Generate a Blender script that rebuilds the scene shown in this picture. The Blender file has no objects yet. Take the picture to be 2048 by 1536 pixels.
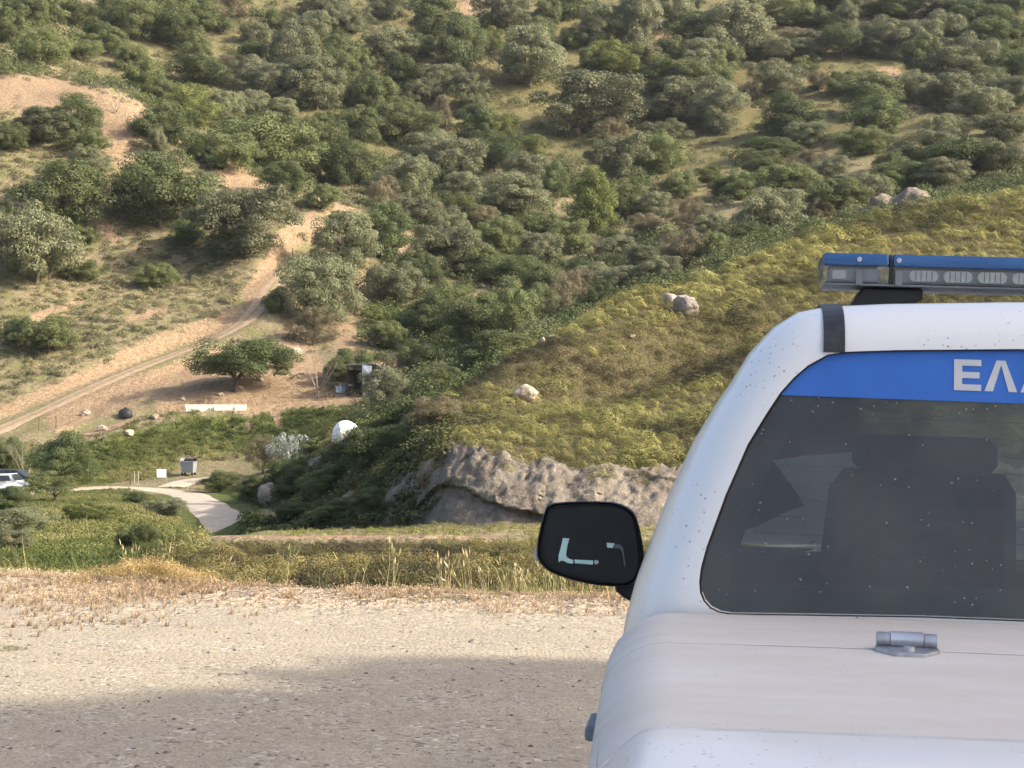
import bpy, bmesh, math, random
import numpy as np
from mathutils import Vector, Matrix, noise as mnoise

R = math.radians
# ------------------------------------------------------------------ camera
FPX = 3600.0            # focal length in pixels of a 2048 px wide frame
CAMZ = 1.6
scene = bpy.context.scene
cd = bpy.data.cameras.new('camera')
cd.sensor_width = 36.0
cd.lens = 36.0 * FPX / 2048.0
cd.clip_start = 0.05
cd.clip_end = 3000.0
cd.dof.use_dof = True
cd.dof.focus_distance = 13.0
cd.dof.aperture_fstop = 32.0
cam = bpy.data.objects.new('camera', cd)
scene.collection.objects.link(cam)
cam.location = (0, 0, CAMZ)
cam.rotation_euler = (R(90), 0, 0)
scene.camera = cam
# ------------------------------------------------------------------ sky, sun, exposure
SUN_AZ, SUN_EL = R(106), R(31)          # azimuth clockwise from +Y
w = bpy.data.worlds.new('World'); scene.world = w; w.use_nodes = True
nt = w.node_tree
bg = nt.nodes['Background']
sky = nt.nodes.new('ShaderNodeTexSky'); sky.sky_type = 'NISHITA'; sky.sun_disc = False
sky.sun_elevation = SUN_EL; sky.sun_rotation = SUN_AZ
sky.air_density = 0.8; sky.dust_density = 4.0; sky.ozone_density = 0.3
nt.links.new(sky.outputs[0], bg.inputs[0]); bg.inputs[1].default_value = 0.15
sl = bpy.data.lights.new('sun', 'SUN'); sl.energy = 3.3; sl.angle = R(0.55); sl.color = (1.0, 0.91, 0.77)
so = bpy.data.objects.new('sun', sl); scene.collection.objects.link(so)
sdir = Vector((math.sin(SUN_AZ) * math.cos(SUN_EL), math.cos(SUN_AZ) * math.cos(SUN_EL), math.sin(SUN_EL)))
so.rotation_euler = (-sdir).to_track_quat('-Z', 'Y').to_euler()
scene.view_settings.view_transform = 'Standard'
scene.view_settings.look = 'None'
scene.view_settings.exposure = 1.28
scene.view_settings.gamma = 1.0
scene.view_settings.use_curve_mapping = False
scene.render.engine = 'CYCLES'
scene.cycles.max_bounces = 6
scene.cycles.transparent_max_bounces = 16
scene.cycles.use_denoising = True

rng = np.random.default_rng(7)
random.seed(7)
COL = scene.collection
# ------------------------------------------------------------------ helpers
def link(o, parent=None):
    COL.objects.link(o)
    if parent is not None: o.parent = parent
    return o
def tag(o, label=None, cat=None, group=None, kind=None):
    if label: o['label'] = label
    if cat: o['category'] = cat
    if group: o['group'] = group
    if kind: o['kind'] = kind
    return o
def empty(name, loc=(0, 0, 0), rz=0.0):
    o = bpy.data.objects.new(name, None); o.empty_display_size = 0.2
    o.location = loc; o.rotation_euler = (0, 0, rz)
    return link(o)
def mesh_np(name, V, F, smooth=False):
    """V (n,3), F (m,k) arrays"""
    V = np.asarray(V, np.float32); F = np.asarray(F, np.int32)
    me = bpy.data.meshes.new(name)
    me.vertices.add(len(V)); me.vertices.foreach_set('co', V.ravel())
    k = F.shape[1]
    me.loops.add(F.size); me.loops.foreach_set('vertex_index', F.ravel())
    me.polygons.add(len(F)); me.polygons.foreach_set('loop_start', np.arange(0, F.size, k, dtype=np.int32))
    me.polygons.foreach_set('use_smooth', np.full(len(F), smooth))
    me.update(calc_edges=True); me.validate()
    return me
def mesh_py(name, V, F, smooth=False):
    me = bpy.data.meshes.new(name); me.from_pydata([tuple(map(float, v)) for v in V], [], [tuple(map(int, f)) for f in F]); me.update()
    if smooth:
        for p in me.polygons: p.use_smooth = True
    return me
def obj(name, me, mat=None, parent=None):
    o = bpy.data.objects.new(name, me)
    if mat is not None:
        if me.materials: me.materials[0] = mat
        else: me.materials.append(mat)
    return link(o, parent)
def fattr(me, name, vals, dom='POINT'):
    a = me.attributes.new(name, 'FLOAT', dom); a.data.foreach_set('value', np.asarray(vals, np.float32))
class MB:
    """collects shapes; build() links them as one mesh object"""
    def __init__(s): s.V = []; s.F = []
    def add(s, V, F):
        b = len(s.V); s.V += [tuple(map(float, v)) for v in V]; s.F += [tuple(int(i) + b for i in f) for f in F]; return s
    def box(s, x0, x1, y0, y1, z0, z1, tx=1.0, ty=1.0):
        cx, cy = (x0 + x1) / 2, (y0 + y1) / 2
        V = [(x0, y0, z0), (x1, y0, z0), (x1, y1, z0), (x0, y1, z0)]
        V += [(cx + (x - cx) * tx, cy + (y - cy) * ty, z1) for x, y, _ in V]
        return s.add(V, [(3, 2, 1, 0), (4, 5, 6, 7), (0, 1, 5, 4), (1, 2, 6, 5), (2, 3, 7, 6), (3, 0, 4, 7)])
    def tube(s, pts, rad, n=8, cap=True):
        pts = [Vector(p) for p in pts]
        rad = [rad] * len(pts) if not hasattr(rad, '__len__') else rad
        V = []; F = []; up = None
        for i, p in enumerate(pts):
            d = (pts[min(i + 1, len(pts) - 1)] - pts[max(i - 1, 0)]).normalized()
            if up is None: up = d.orthogonal().normalized()
            else: up = (up - d * up.dot(d)).normalized()
            b = d.cross(up)
            for k in range(n):
                a = 2 * math.pi * k / n
                V.append(p + (up * math.cos(a) + b * math.sin(a)) * rad[i])
        for i in range(len(pts) - 1):
            for k in range(n): F.append((i * n + k, i * n + (k + 1) % n, (i + 1) * n + (k + 1) % n, (i + 1) * n + k))
        if cap:
            F.append(tuple(range(n - 1, -1, -1))); F.append(tuple(range((len(pts) - 1) * n, len(pts) * n)))
        return s.add(V, F)
    def loft(s, rings, closed=True, cap0=False, cap1=False):
        n = len(rings[0]); V = [p for r in rings for p in r]; F = []
        for i in range(len(rings) - 1):
            for k in range(n if closed else n - 1):
                F.append((i * n + k, i * n + (k + 1) % n, (i + 1) * n + (k + 1) % n, (i + 1) * n + k))
        if cap0: F.append(tuple(range(n - 1, -1, -1)))
        if cap1: F.append(tuple(range((len(rings) - 1) * n, len(rings) * n)))
        return s.add(V, F)
    def prism(s, poly, y0, y1, axis='y'):
        """poly of (x,z) extruded in y (axis y) or (y,z) in x"""
        n = len(poly)
        f = (lambda a, b, t: (a, t, b)) if axis == 'y' else ((lambda a, b, t: (t, a, b)) if axis == 'x' else (lambda a, b, t: (a, b, t)))
        V = [f(a, b, y0) for a, b in poly] + [f(a, b, y1) for a, b in poly]
        F = [(i, (i + 1) % n, n + (i + 1) % n, n + i) for i in range(n)] + [tuple(range(n - 1, -1, -1)), tuple(range(n, 2 * n))]
        return s.add(V, F)
    def build(s, name, mat, parent=None, smooth=False, bevel=0, angle=35):
        me = mesh_py(name, s.V, s.F, smooth)
        bm = bmesh.new(); bm.from_mesh(me); bmesh.ops.recalc_face_normals(bm, faces=bm.faces); bm.to_mesh(me); bm.free()
        o = obj(name, me, mat, parent)
        if smooth:
            try: me.set_sharp_from_angle(angle=R(angle))
            except Exception: pass
        if bevel:
            b = o.modifiers.new('bevel', 'BEVEL'); b.width = bevel; b.segments = 2; b.limit_method = 'ANGLE'; b.angle_limit = R(40)
        return o
def copy_tree(o, parent=None):
    c = o.copy(); COL.objects.link(c); c.parent = parent
    for ch in o.children: copy_tree(ch, c)
    return c
# ------------------------------------------------------------------ materials
class NT:
    def __init__(s, name):
        s.m = bpy.data.materials.new(name); s.m.use_nodes = True; s.t = s.m.node_tree; s.t.nodes.clear()
        s.out = s.n('ShaderNodeOutputMaterial')
    def n(s, typ, **kw):
        x = s.t.nodes.new(typ)
        for k, v in kw.items(): setattr(x, k, v)
        return x
    def put(s, sock, v):
        if isinstance(v, bpy.types.NodeSocket): s.t.links.new(v, sock)
        elif v is not None:
            if isinstance(v, tuple) and len(v) == 3 and sock.type == 'RGBA': v = v + (1,)
            sock.default_value = v
    def co(s, which='Object'):
        if which == 'World': return s.n('ShaderNodeNewGeometry').outputs['Position']
        return s.n('ShaderNodeTexCoord').outputs[which]
    def noise(s, co, scale, detail=4, rough=0.55, dist=0.0):
        x = s.n('ShaderNodeTexNoise'); s.put(x.inputs['Vector'], co); x.inputs['Scale'].default_value = scale
        x.inputs['Detail'].default_value = detail; x.inputs['Roughness'].default_value = rough; x.inputs['Distortion'].default_value = dist
        return x.outputs[0]
    def voro(s, co, scale, feat='F1', out='Distance', rnd=1.0):
        x = s.n('ShaderNodeTexVoronoi', feature=feat); s.put(x.inputs['Vector'], co); x.inputs['Scale'].default_value = scale
        x.inputs['Randomness'].default_value = rnd
        return x.outputs[out]
    def math(s, op, a, b=None, c=None, clamp=False):
        x = s.n('ShaderNodeMath', operation=op, use_clamp=clamp)
        for i, v in enumerate((a, b, c)):
            if v is not None: s.put(x.inputs[i], v)
        return x.outputs[0]
    def ramp(s, v, lo, hi, a=0.0, b=1.0):
        x = s.n('ShaderNodeMapRange'); x.clamp = True; x.interpolation_type = 'SMOOTHSTEP'
        for i, q in enumerate((v, lo, hi, a, b)): s.put(x.inputs[i], q)
        return x.outputs[0]
    def mix(s, f, a, b, mode='MIX'):
        x = s.n('ShaderNodeMix', data_type='RGBA', blend_type=mode)
        s.put(x.inputs[0], f); s.put(x.inputs[6], a); s.put(x.inputs[7], b)
        return x.outputs[2]
    def scale(s, co, v):
        x = s.n('ShaderNodeVectorMath', operation='MULTIPLY'); s.put(x.inputs[0], co); x.inputs[1].default_value = v; return x.outputs[0]
    def attr(s, name, typ='GEOMETRY', out='Fac'):
        x = s.n('ShaderNodeAttribute', attribute_name=name, attribute_type=typ); return x.outputs[out]
    def bump(s, h, strength=0.4, dist=0.02, normal=None):
        x = s.n('ShaderNodeBump'); x.inputs['Strength'].default_value = strength; x.inputs['Distance'].default_value = dist
        s.put(x.inputs['Height'], h); s.put(x.inputs['Normal'], normal); return x.outputs[0]
    def principled(s, col, rough=0.7, spec=0.3, metal=0.0, normal=None, coat=0.0, alpha=None):
        p = s.n('ShaderNodeBsdfPrincipled'); s.put(p.inputs['Base Color'], col); s.put(p.inputs['Roughness'], rough)
        s.put(p.inputs['Specular IOR Level'], spec); s.put(p.inputs['Metallic'], metal); s.put(p.inputs['Normal'], normal)
        p.inputs['Coat Weight'].default_value = coat; p.inputs['Coat Roughness'].default_value = 0.08
        return p
    def done(s, sh):
        s.t.links.new(sh.outputs[0] if hasattr(sh, 'outputs') else sh, s.out.inputs['Surface']); return s.m
def simple(name, col, rough=0.6, spec=0.3, metal=0.0, vary=0.15, sc=6.0, bump=0.0, coat=0.0):
    t = NT(name); co = t.co()
    n = t.noise(co, sc, 5)
    c = t.mix(t.ramp(n, 0.3, 0.7), tuple(x * (1 - vary) for x in col), tuple(min(1, x * (1 + vary)) for x in col))
    nm = t.bump(t.noise(co, sc * 6, 4), bump, 0.01) if bump else None
    return t.done(t.principled(c, rough, spec, metal, nm, coat))
def leafmat(name, cols, trans=0.32, rough=0.6, spec=0.25):
    """cols: three colours mixed by the per-leaf tint and a per-plant random"""
    t = NT(name)
    tint = t.attr('tint')
    rnd = t.n('ShaderNodeObjectInfo').outputs['Random']
    c = t.mix(tint, cols[0], cols[1])
    c = t.mix(t.math('MULTIPLY', rnd, 0.7), c, cols[2])
    hs = t.n('ShaderNodeHueSaturation'); t.put(hs.inputs['Color'], c)
    t.put(hs.inputs['Value'], t.ramp(t.math('FRACT', t.math('MULTIPLY', rnd, 7.31)), 0, 1, 0.8, 1.2))
    c = hs.outputs[0]
    p = t.principled(c, rough, spec)
    tr = t.n('ShaderNodeBsdfTranslucent'); t.put(tr.inputs[0], c)
    m = t.n('ShaderNodeMixShader'); m.inputs[0].default_value = trans
    t.t.links.new(p.outputs[0], m.inputs[1]); t.t.links.new(tr.outputs[0], m.inputs[2])
    return t.done(m)
def scattermat(name, stops, trans=0.2, rough=0.75, spec=0.15):
    """colour from the per-plant value 'hue' (0..1) over four stops, leaf tint inside"""
    t = NT(name)
    hue = t.attr('hue', 'INSTANCER'); tint = t.attr('tint')
    cr = t.n('ShaderNodeValToRGB'); t.put(cr.inputs[0], hue)
    e = cr.color_ramp.elements
    e[0].position = 0; e[0].color = stops[0] + (1,); e[1].position = 1; e[1].color = stops[-1] + (1,)
    for i in range(1, len(stops) - 1):
        k = e.new(i / (len(stops) - 1)); k.color = stops[i] + (1,)
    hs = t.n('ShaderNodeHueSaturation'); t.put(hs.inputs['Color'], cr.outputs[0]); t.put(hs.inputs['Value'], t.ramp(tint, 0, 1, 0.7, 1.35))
    c = hs.outputs[0]
    p = t.principled(c, rough, spec)
    tr = t.n('ShaderNodeBsdfTranslucent'); t.put(tr.inputs[0], c)
    m = t.n('ShaderNodeMixShader'); m.inputs[0].default_value = trans
    t.t.links.new(p.outputs[0], m.inputs[1]); t.t.links.new(tr.outputs[0], m.inputs[2])
    return t.done(m)
# ------------------------------------------------------------------ terrain
def pchip_rows(xk, yk, xq):
    """monotone cubic; xk (n,), yk (n,...), xq (m,)"""
    xk = np.asarray(xk, float); yk = np.asarray(yk, float)
    sh = yk.shape[1:]; yk = yk.reshape(len(xk), -1)
    h = np.diff(xk)[:, None]; dl = np.diff(yk, axis=0) / h
    m = np.zeros_like(yk)
    w1 = 2 * h[1:] + h[:-1]; w2 = h[1:] + 2 * h[:-1]
    same = dl[:-1] * dl[1:] > 0
    with np.errstate(divide='ignore', invalid='ignore'):
        mm = (w1 + w2) / (w1 / dl[:-1] + w2 / dl[1:])
    m[1:-1] = np.where(same, mm, 0); m[0] = dl[0]; m[-1] = dl[-1]
    q = np.clip(xq, xk[0], xk[-1]); i = np.clip(np.searchsorted(xk, q, side='right') - 1, 0, len(xk) - 2)
    t = ((q - xk[i]) / h[i, 0])[:, None]
    H = h[i]
    r = (1 + 2 * t) * (1 - t) ** 2 * yk[i] + t * (1 - t) ** 2 * H * m[i] + t * t * (3 - 2 * t) * yk[i + 1] + t * t * (t - 1) * H * m[i + 1]
    return r.reshape((len(xq),) + sh)
PROF = {  # bearing (frame column): profile of (distance, frame row) from the lot's edge to the hilltop
 -400: [(14.6,1150),(17,1166),(24,1158),(30,1146),(38,1135),(48,1118),(58,1098),(70,1070),(85,1040),(105,1020),(120,1003),(135,982),(150,950),(160,880),(166,865),(171,825),(195,590),(243,160),(262,110),(285,70),(315,15),(345,-40),(430,-150)],
 0:    [(14.4,1153),(17,1166),(24,1158),(30,1146),(38,1135),(48,1118),(58,1098),(70,1070),(85,1040),(105,1020),(120,1003),(135,985),(150,950),(160,872),(166,856),(171,815),(195,600),(245,170),(262,120),(285,75),(315,20),(345,-40),(430,-150)],
 200:  [(14.2,1160),(17,1172),(24,1160),(30,1148),(38,1136),(48,1118),(58,1095),(70,1065),(85,1035),(105,1018),(120,1001),(138,972),(150,955),(163,850),(176,772),(181,730),(205,560),(248,168),(270,172),(300,110),(325,60),(350,-40),(430,-150)],
 400:  [(14,1166),(16.5,1195),(19,1172),(24,1081),(27,1075),(45,1100),(60,1085),(75,1080),(90,1066),(105,1035),(118,1010),(135,985),(150,958),(165,820),(188,695),(192,655),(210,520),(240,300),(268,285),(295,205),(325,95),(365,-40),(440,-150)],
 520:  [(13.8,1172),(16,1200),(19,1168),(24,1081),(27,1075),(48,1075),(65,1082),(85,1075),(100,1058),(112,1012),(122,965),(135,965),(150,945),(166,812),(192,650),(196,610),(212,470),(235,360),(260,345),(292,245),(325,110),(375,-40),(450,-150)],
 650:  [(13.7,1177),(16,1205),(19,1165),(24,1081),(27,1075),(50,1068),(65,1060),(75,1010),(88,950),(108,888),(122,905),(140,908),(150,882),(167,800),(213,515),(218,455),(228,415),(240,395),(258,385),(290,270),(325,120),(380,-40),(460,-150)],
 800:  [(13.5,1182),(16,1205),(19,1160),(24,1081),(27,1074),(50,1062),(56,1050),(62,960),(72,885),(82,838),(105,850),(135,845),(150,815),(170,775),(205,600),(222,500),(240,440),(255,405),(270,370),(295,285),(328,130),(385,-40),(470,-150)],
 920:  [(13.4,1186),(16,1205),(19,1160),(24,1081),(27,1073),(48,1056),(52,1045),(55,890),(66,832),(78,787),(105,800),(140,780),(155,760),(175,725),(205,610),(225,520),(242,455),(258,410),(275,365),(300,285),(330,140),(390,-40),(480,-150)],
 1080: [(13.2,1190),(16,1205),(19,1160),(24,1083),(27,1073),(47,1055),(51,1045),(53.5,924),(70,800),(86,692),(110,715),(140,705),(160,680),(180,655),(208,585),(226,520),(244,455),(260,405),(277,355),(302,280),(332,140),(395,-40),(485,-150)],
 1300: [(12.9,1198),(16,1205),(19,1160),(24,1085),(27,1075),(46,1060),(50,1048),(53,937),(72,772),(95,594),(118,640),(145,640),(165,615),(185,580),(210,540),(228,495),(246,440),(262,390),(280,340),(305,270),(335,135),(395,-40),(490,-150)],
 1500: [(12.8,1204),(16,1207),(19,1160),(24,1085),(27,1075),(46,1060),(50,1048),(53,932),(75,722),(103,512),(125,560),(150,560),(168,540),(187,510),(212,470),(230,435),(248,400),(264,360),(282,320),(306,255),(338,130),(395,-40),(490,-150)],
 1750: [(12.8,1212),(16,1212),(19,1160),(24,1085),(27,1075),(46,1060),(50,1048),(53,930),(80,660),(113,434),(135,480),(158,480),(175,460),(192,440),(215,415),(232,385),(250,350),(266,320),(284,285),(308,230),(338,125),(390,-40),(480,-150)],
 2048: [(12.8,1222),(16,1220),(19,1165),(24,1085),(27,1075),(46,1060),(50,1048),(53,930),(82,600),(122,385),(145,430),(165,425),(180,405),(197,385),(218,360),(235,335),(252,305),(268,275),(286,245),(310,200),(335,110),(380,-40),(470,-150)],
 2500: [(12.8,1240),(16,1230),(19,1170),(24,1085),(27,1075),(46,1060),(50,1048),(53,930),(84,560),(128,345),(150,390),(170,385),(185,370),(200,350),(220,330),(237,305),(254,280),(270,250),(288,220),(310,180),(335,100),(375,-40),(470,-150)],
}
pu = np.array(sorted(PROF)); pk = np.array([PROF[u] for u in pu], float)          # (C,K,2)
pz = CAMZ + (768 - pk[:, :, 1]) * pk[:, :, 0] / FPX
aa_in = np.arange(-0.40, 0.4001, 0.0017)
aa = np.concatenate([-np.geomspace(3.2, 0.42, 16), aa_in, np.geomspace(0.42, 3.2, 16)])
dd = np.concatenate([np.arange(-40, 5, 1.5), np.arange(5, 14, 0.25), np.arange(14, 30, 0.14), np.arange(30, 60, 0.35), np.arange(60, 140, 0.5),
                     np.arange(140, 262, 0.65), np.arange(262, 400, 1.4), np.arange(400, 500, 6)])
NA, ND = len(aa), len(dd)
kd = pchip_rows((pu - 1024) / FPX, pk[:, :, 0], aa)      # (NA,K)
kz = pchip_rows((pu - 1024) / FPX, pz, aa)
def width(d): return np.maximum(d, 10.0)
def a2x(a, d):
    w_ = width(d); return np.where(np.abs(a) < 0.45, a * w_, np.sign(a) * (0.45 * w_ + (np.abs(a) - 0.45) * np.minimum(w_, 60)))
def x2a(x, d):
    w_ = width(d); return np.where(np.abs(x) < 0.45 * w_, x / w_, np.sign(x) * (0.45 + (np.abs(x) - 0.45 * w_) / np.minimum(w_, 60)))
def lotz(x):
    s = np.where(x > 0, 0.038 - 0.035 * x, 0.038 - 0.010 * x)
    return np.clip(s, -0.45, 0.3)
AA, DD = np.meshgrid(aa, dd, indexing='ij'); XX = a2x(AA, DD)
ZZ = np.zeros_like(AA)
for i in range(NA):
    far = pchip_rows(kd[i], kz[i], dd)
    lot = lotz(XX[i])
    t = np.clip((dd - 7.5) / (kd[i, 0] - 7.5), 0, 1); t = t * t * (3 - 2 * t)
    ZZ[i] = np.where(dd < kd[i, 0], lot * (1 - t) + kz[i, 0] * t, far)
def fbm(x, y, f, oct=4, seed=0):
    """value noise on a lattice, vectorised"""
    out = np.zeros_like(x); amp = 1.0; tot = 0
    for o in range(oct):
        r = np.random.default_rng(seed * 31 + o).random((256, 256))
        fx, fy = x * f + 19.7 * o, y * f + 7.3 * o
        ix, iy = np.floor(fx).astype(int), np.floor(fy).astype(int); tx, ty = fx - ix, fy - iy
        tx = tx * tx * (3 - 2 * tx); ty = ty * ty * (3 - 2 * ty)
        g = lambda a, b: r[a & 255, b & 255]
        out += amp * ((g(ix, iy) * (1 - tx) + g(ix + 1, iy) * tx) * (1 - ty) + (g(ix, iy + 1) * (1 - tx) + g(ix + 1, iy + 1) * tx) * ty)
        tot += amp; amp *= 0.5; f *= 2.03
    return out / tot - 0.5
amp = np.interp(DD, [14, 20, 40, 100, 150, 260, 400], [0.0, 0.10, 0.35, 0.45, 0.9, 1.8, 3.0])
spurm = np.clip((DD - 56) / 8, 0, 1) * np.clip((140 - DD) / 12, 0, 1) * np.clip((AA + 0.06) / 0.05, 0, 1)
ZZ += spurm * (2.6 * fbm(0.82 * XX - 0.57 * DD, 0.22 * (0.57 * XX + 0.82 * DD), 0.15, 3, 71) + 0.7 * fbm(XX, DD, 0.32, 3, 72))
rc = -0.92 * (XX + 1.24) + 0.39 * (DD - 70); rl = 0.39 * (XX + 1.24) + 0.92 * (DD - 70)
ZZ += np.exp(-(rc / 2.4) ** 2) * np.clip(rl / 4 + 0.6, 0, 1) * np.clip((26 - rl) / 5, 0, 1) * 0.95
ZZ -= 0.35 * spurm
ZZ += amp * fbm(XX, DD, 0.12, 5, 1) + np.interp(DD, [4, 14, 18, 60, 200], [0.0, 0.02, 0.10, 0.25, 0.3]) * fbm(XX, DD, 0.9, 3, 2)
def H(x, d):
    """ground height under (x, y) arrays"""
    x = np.atleast_1d(np.asarray(x, float)); d = np.atleast_1d(np.asarray(d, float))
    a = x2a(x, d)
    i = np.clip(np.searchsorted(aa, a, side='right') - 1, 0, NA - 2); j = np.clip(np.searchsorted(dd, d, side='right') - 1, 0, ND - 2)
    s = np.clip((a - aa[i]) / (aa[i + 1] - aa[i]), 0, 1); t = np.clip((d - dd[j]) / (dd[j + 1] - dd[j]), 0, 1)
    return (ZZ[i, j] * (1 - s) + ZZ[i + 1, j] * s) * (1 - t) + (ZZ[i, j + 1] * (1 - s) + ZZ[i + 1, j + 1] * s) * t
dray = np.concatenate([np.arange(5, 60, 0.05), np.arange(60, 470, 0.15)])
def hit(u, v, dmin=6.0, dmax=470):
    """where the line of sight through a frame point meets the ground"""
    a = (u - 1024) / FPX; d = dray[(dray >= dmin) & (dray <= dmax)]
    g = H(a * d, d); z = CAMZ + (768 - v) / FPX * d
    k = np.argmax(z <= g)
    if z[k] > g[k]: k = len(d) - 1
    return np.array([a * d[k], d[k], g[k]])
def polydist(x, y, P):
    """distance of points to a polyline and the height along it there"""
    best = np.full(x.shape, 1e9); zz = np.zeros(x.shape)
    for p, q in zip(P[:-1], P[1:]):
        e = q[:2] - p[:2]; L = (e ** 2).sum() + 1e-9
        t = np.clip(((x - p[0]) * e[0] + (y - p[1]) * e[1]) / L, 0, 1)
        ds = np.hypot(x - p[0] - t * e[0], y - p[1] - t * e[1]); m = ds < best
        best = np.where(m, ds, best); zz = np.where(m, p[2] + t * (q[2] - p[2]), zz)
    return best, zz
def resample(P, step):
    P = np.array(P, float); s = np.concatenate([[0], np.cumsum(np.linalg.norm(np.diff(P[:, :2], axis=0), axis=1))])
    q = np.arange(0, s[-1], step); R_ = pchip_rows(s, P, q)
    for _ in range(6): R_[1:-1] = (R_[:-2] + 2 * R_[1:-1] + R_[2:]) / 4
    return R_
def grade(P, half, soft):
    global ZZ
    x0, x1 = P[:, 0].min() - 8, P[:, 0].max() + 8; y0, y1 = P[:, 1].min() - 8, P[:, 1].max() + 8
    m = (XX > x0) & (XX < x1) & (DD > y0) & (DD < y1)
    ds, zz = polydist(XX[m], DD[m], P)
    t = np.clip((ds - half) / soft, 0, 1); t = t * t * (3 - 2 * t)
    ZZ[m] = zz * (1 - t) + ZZ[m] * t
valley = np.array([(-8.5, 78, 0), (-12, 86, 0)] + [tuple(hit(u, v, 80)) for u, v in [(468,1064),(452,1045),(425,1020),(392,1000),(345,984),(290,977),(225,974),(150,978),(60,988),(-60,995),(-200,1000)]])
valley[:2, 2] = H(valley[:2, 0], valley[:2, 1])
valley = resample(valley, 1.0); grade(valley, 2.3, 2.5)
fork = resample([hit(u, v, 100) for u, v in [(340,975),(372,963),(425,955),(480,950)]], 0.8); grade(fork, 1.5, 1.6)
track = resample([hit(u, v, 140) for u, v in [(-160,905),(-60,880),(0,860),(100,815),(200,770),(300,728),(400,690),(468,660),(503,634),(527,600),(552,563),(592,530),(640,508)]] + [hit(u, v, 190) for u, v in [(690,478),(735,446)]], 1.0); grade(track, 1.9, 2.2)
terrace = resample([hit(u, v, 140) for u, v in [(175,872),(250,845),(300,833),(370,826),(500,815),(600,806),(690,800),(760,795)]], 1.0); grade(terrace, 2.0, 1.6)
# zones of bare soil, green herbs, gravel and rock, as soft strokes on the ground
UU = 1024 + FPX * XX / np.maximum(DD, 1); VV = 768 - FPX * (ZZ - CAMZ) / np.maximum(DD, 1)
def stroke(pts, rad, dmin, dmax):
    P = np.array([(u, v, 0) for u, v in pts], float); m = (DD > dmin) & (DD < dmax)
    out = np.zeros_like(ZZ)
    ds, _ = polydist(UU[m], VV[m], P if len(P) > 1 else np.vstack([P, P + 0.5])); out[m] = np.clip(1.3 - ds / rad, 0, 1)
    return out
soil = np.zeros_like(ZZ); green = np.zeros_like(ZZ); yel = np.zeros_like(ZZ)
for pts, r_, a, b in [
    ([(250,715),(340,680),(420,655),(470,630)], 22, 150, 230), ([(0,825),(120,775),(250,722)], 16, 150, 220),
    ([(500,590),(530,540),(560,500),(600,470),(660,455)], 20, 180, 240), ([(560,480),(640,430)], 20, 190, 250),
    ([(120,835),(300,770),(420,735),(480,705)], 34, 150, 220), ([(480,760),(560,700),(590,680),(610,740)], 42, 160, 220),
    ([(330,800),(480,790),(600,770),(700,765)], 30, 155, 200), ([(480,815),(600,800),(720,795)], 18, 150, 190),
    ([(0,185),(110,185),(200,215),(265,240)], 45, 190, 270), ([(150,240),(230,270),(240,300)], 35, 190, 270),
    ([(470,350),(520,380)], 35, 200, 250), ([(640,400),(700,425),(750,440)], 16, 200, 260), ([(700,600),(740,560)], 34, 180, 230),
    ([(680,660),(700,700)], 34, 170, 220), ([(830,470),(820,500)], 22, 180, 260), ([(870,570)], 18, 180, 240), ([(850,715),(760,730)], 16, 165, 220),
    ([(930,20),(950,10)], 25, 300, 420), ([(1330,75)], 22, 280, 420), ([(1410,40)], 20, 300, 420), ([(1770,148),(1790,155)], 20, 280, 400),
    ([(1830,215)], 18, 260, 400), ([(1550,85)], 14, 300, 400), ([(540,790),(560,850)], 10, 140, 170), ([(500,850)], 12, 140, 170),
    ([(0,690),(60,640),(160,600)], 9, 160, 240), ([(190,430),(230,480)], 14, 160, 240), ([(250,640),(330,620)], 8, 160, 240),
    ([(440,1076),(700,1075),(1000,1073)], 4.5, 22, 30)]:
    soil = np.maximum(soil, stroke(pts, r_, a, b))
for pts, r_, a, b in [
    ([(0,945),(200,920),(300,880),(420,870),(560,860),(720,830)], 44, 130, 172), ([(0,960),(150,950),(330,930)], 22, 130, 172),
    ([(0,1010),(150,1020),(300,1040),(380,1090)], 60, 40, 130), ([(0,1110),(150,1100),(300,1100)], 60, 17, 100),
    ([(780,650),(900,700),(950,760)], 60, 165, 230), ([(1050,600),(1000,500),(930,400)], 60, 190, 280)]:
    green = np.maximum(green, stroke(pts, r_, a, b))
green = np.maximum(green, 0.85 * np.clip((DD - 30) / 8, 0, 1) * np.clip((136 - DD) / 8, 0, 1) * np.clip((560 - UU) / 60, 0, 1))
yel = np.clip((DD - 262) / 20, 0, 1) * 0.9 * np.clip(UU / 600, 0.2, 1)
spg = np.clip((UU - 560) / 120, 0, 1) * np.clip((DD - 50) / 3, 0, 1) * np.clip((136 - DD) / 8, 0, 1)
spg = np.maximum(spg, np.clip((DD - 17.2) / 0.6, 0, 1) * np.clip((23.8 - DD) / 0.4, 0, 1) * np.clip((UU - 330) / 60, 0, 1))
yel = np.maximum(yel, np.clip((UU - 560) / 120, 0, 1) * np.clip((DD - 50) / 4, 0, 1) * np.clip((132 - DD) / 8, 0, 1))
edge = pchip_rows((pu - 1024) / FPX, pk[:, 0, 0], aa)[:, None] * np.ones((1, ND))
gravel = np.clip((edge - 0.9 + 1.2 * fbm(XX, DD, 0.6, 3, 5) - DD) / 1.6 + 0.5, 0, 1)
drylit = np.clip((DD - edge + 4.5) / 2.5, 0, 1) * np.clip((edge + 3.0 - DD) / 1.5, 0, 1)
# slope: steep ground shows more soil
gx = np.gradient(ZZ, axis=1) / np.gradient(DD, axis=1)
steep = np.clip((np.abs(gx) - 0.75) / 0.5, 0, 1) * (DD > 140) * (DD < 262)
soil = np.maximum(soil, 0.35 * steep)

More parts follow.
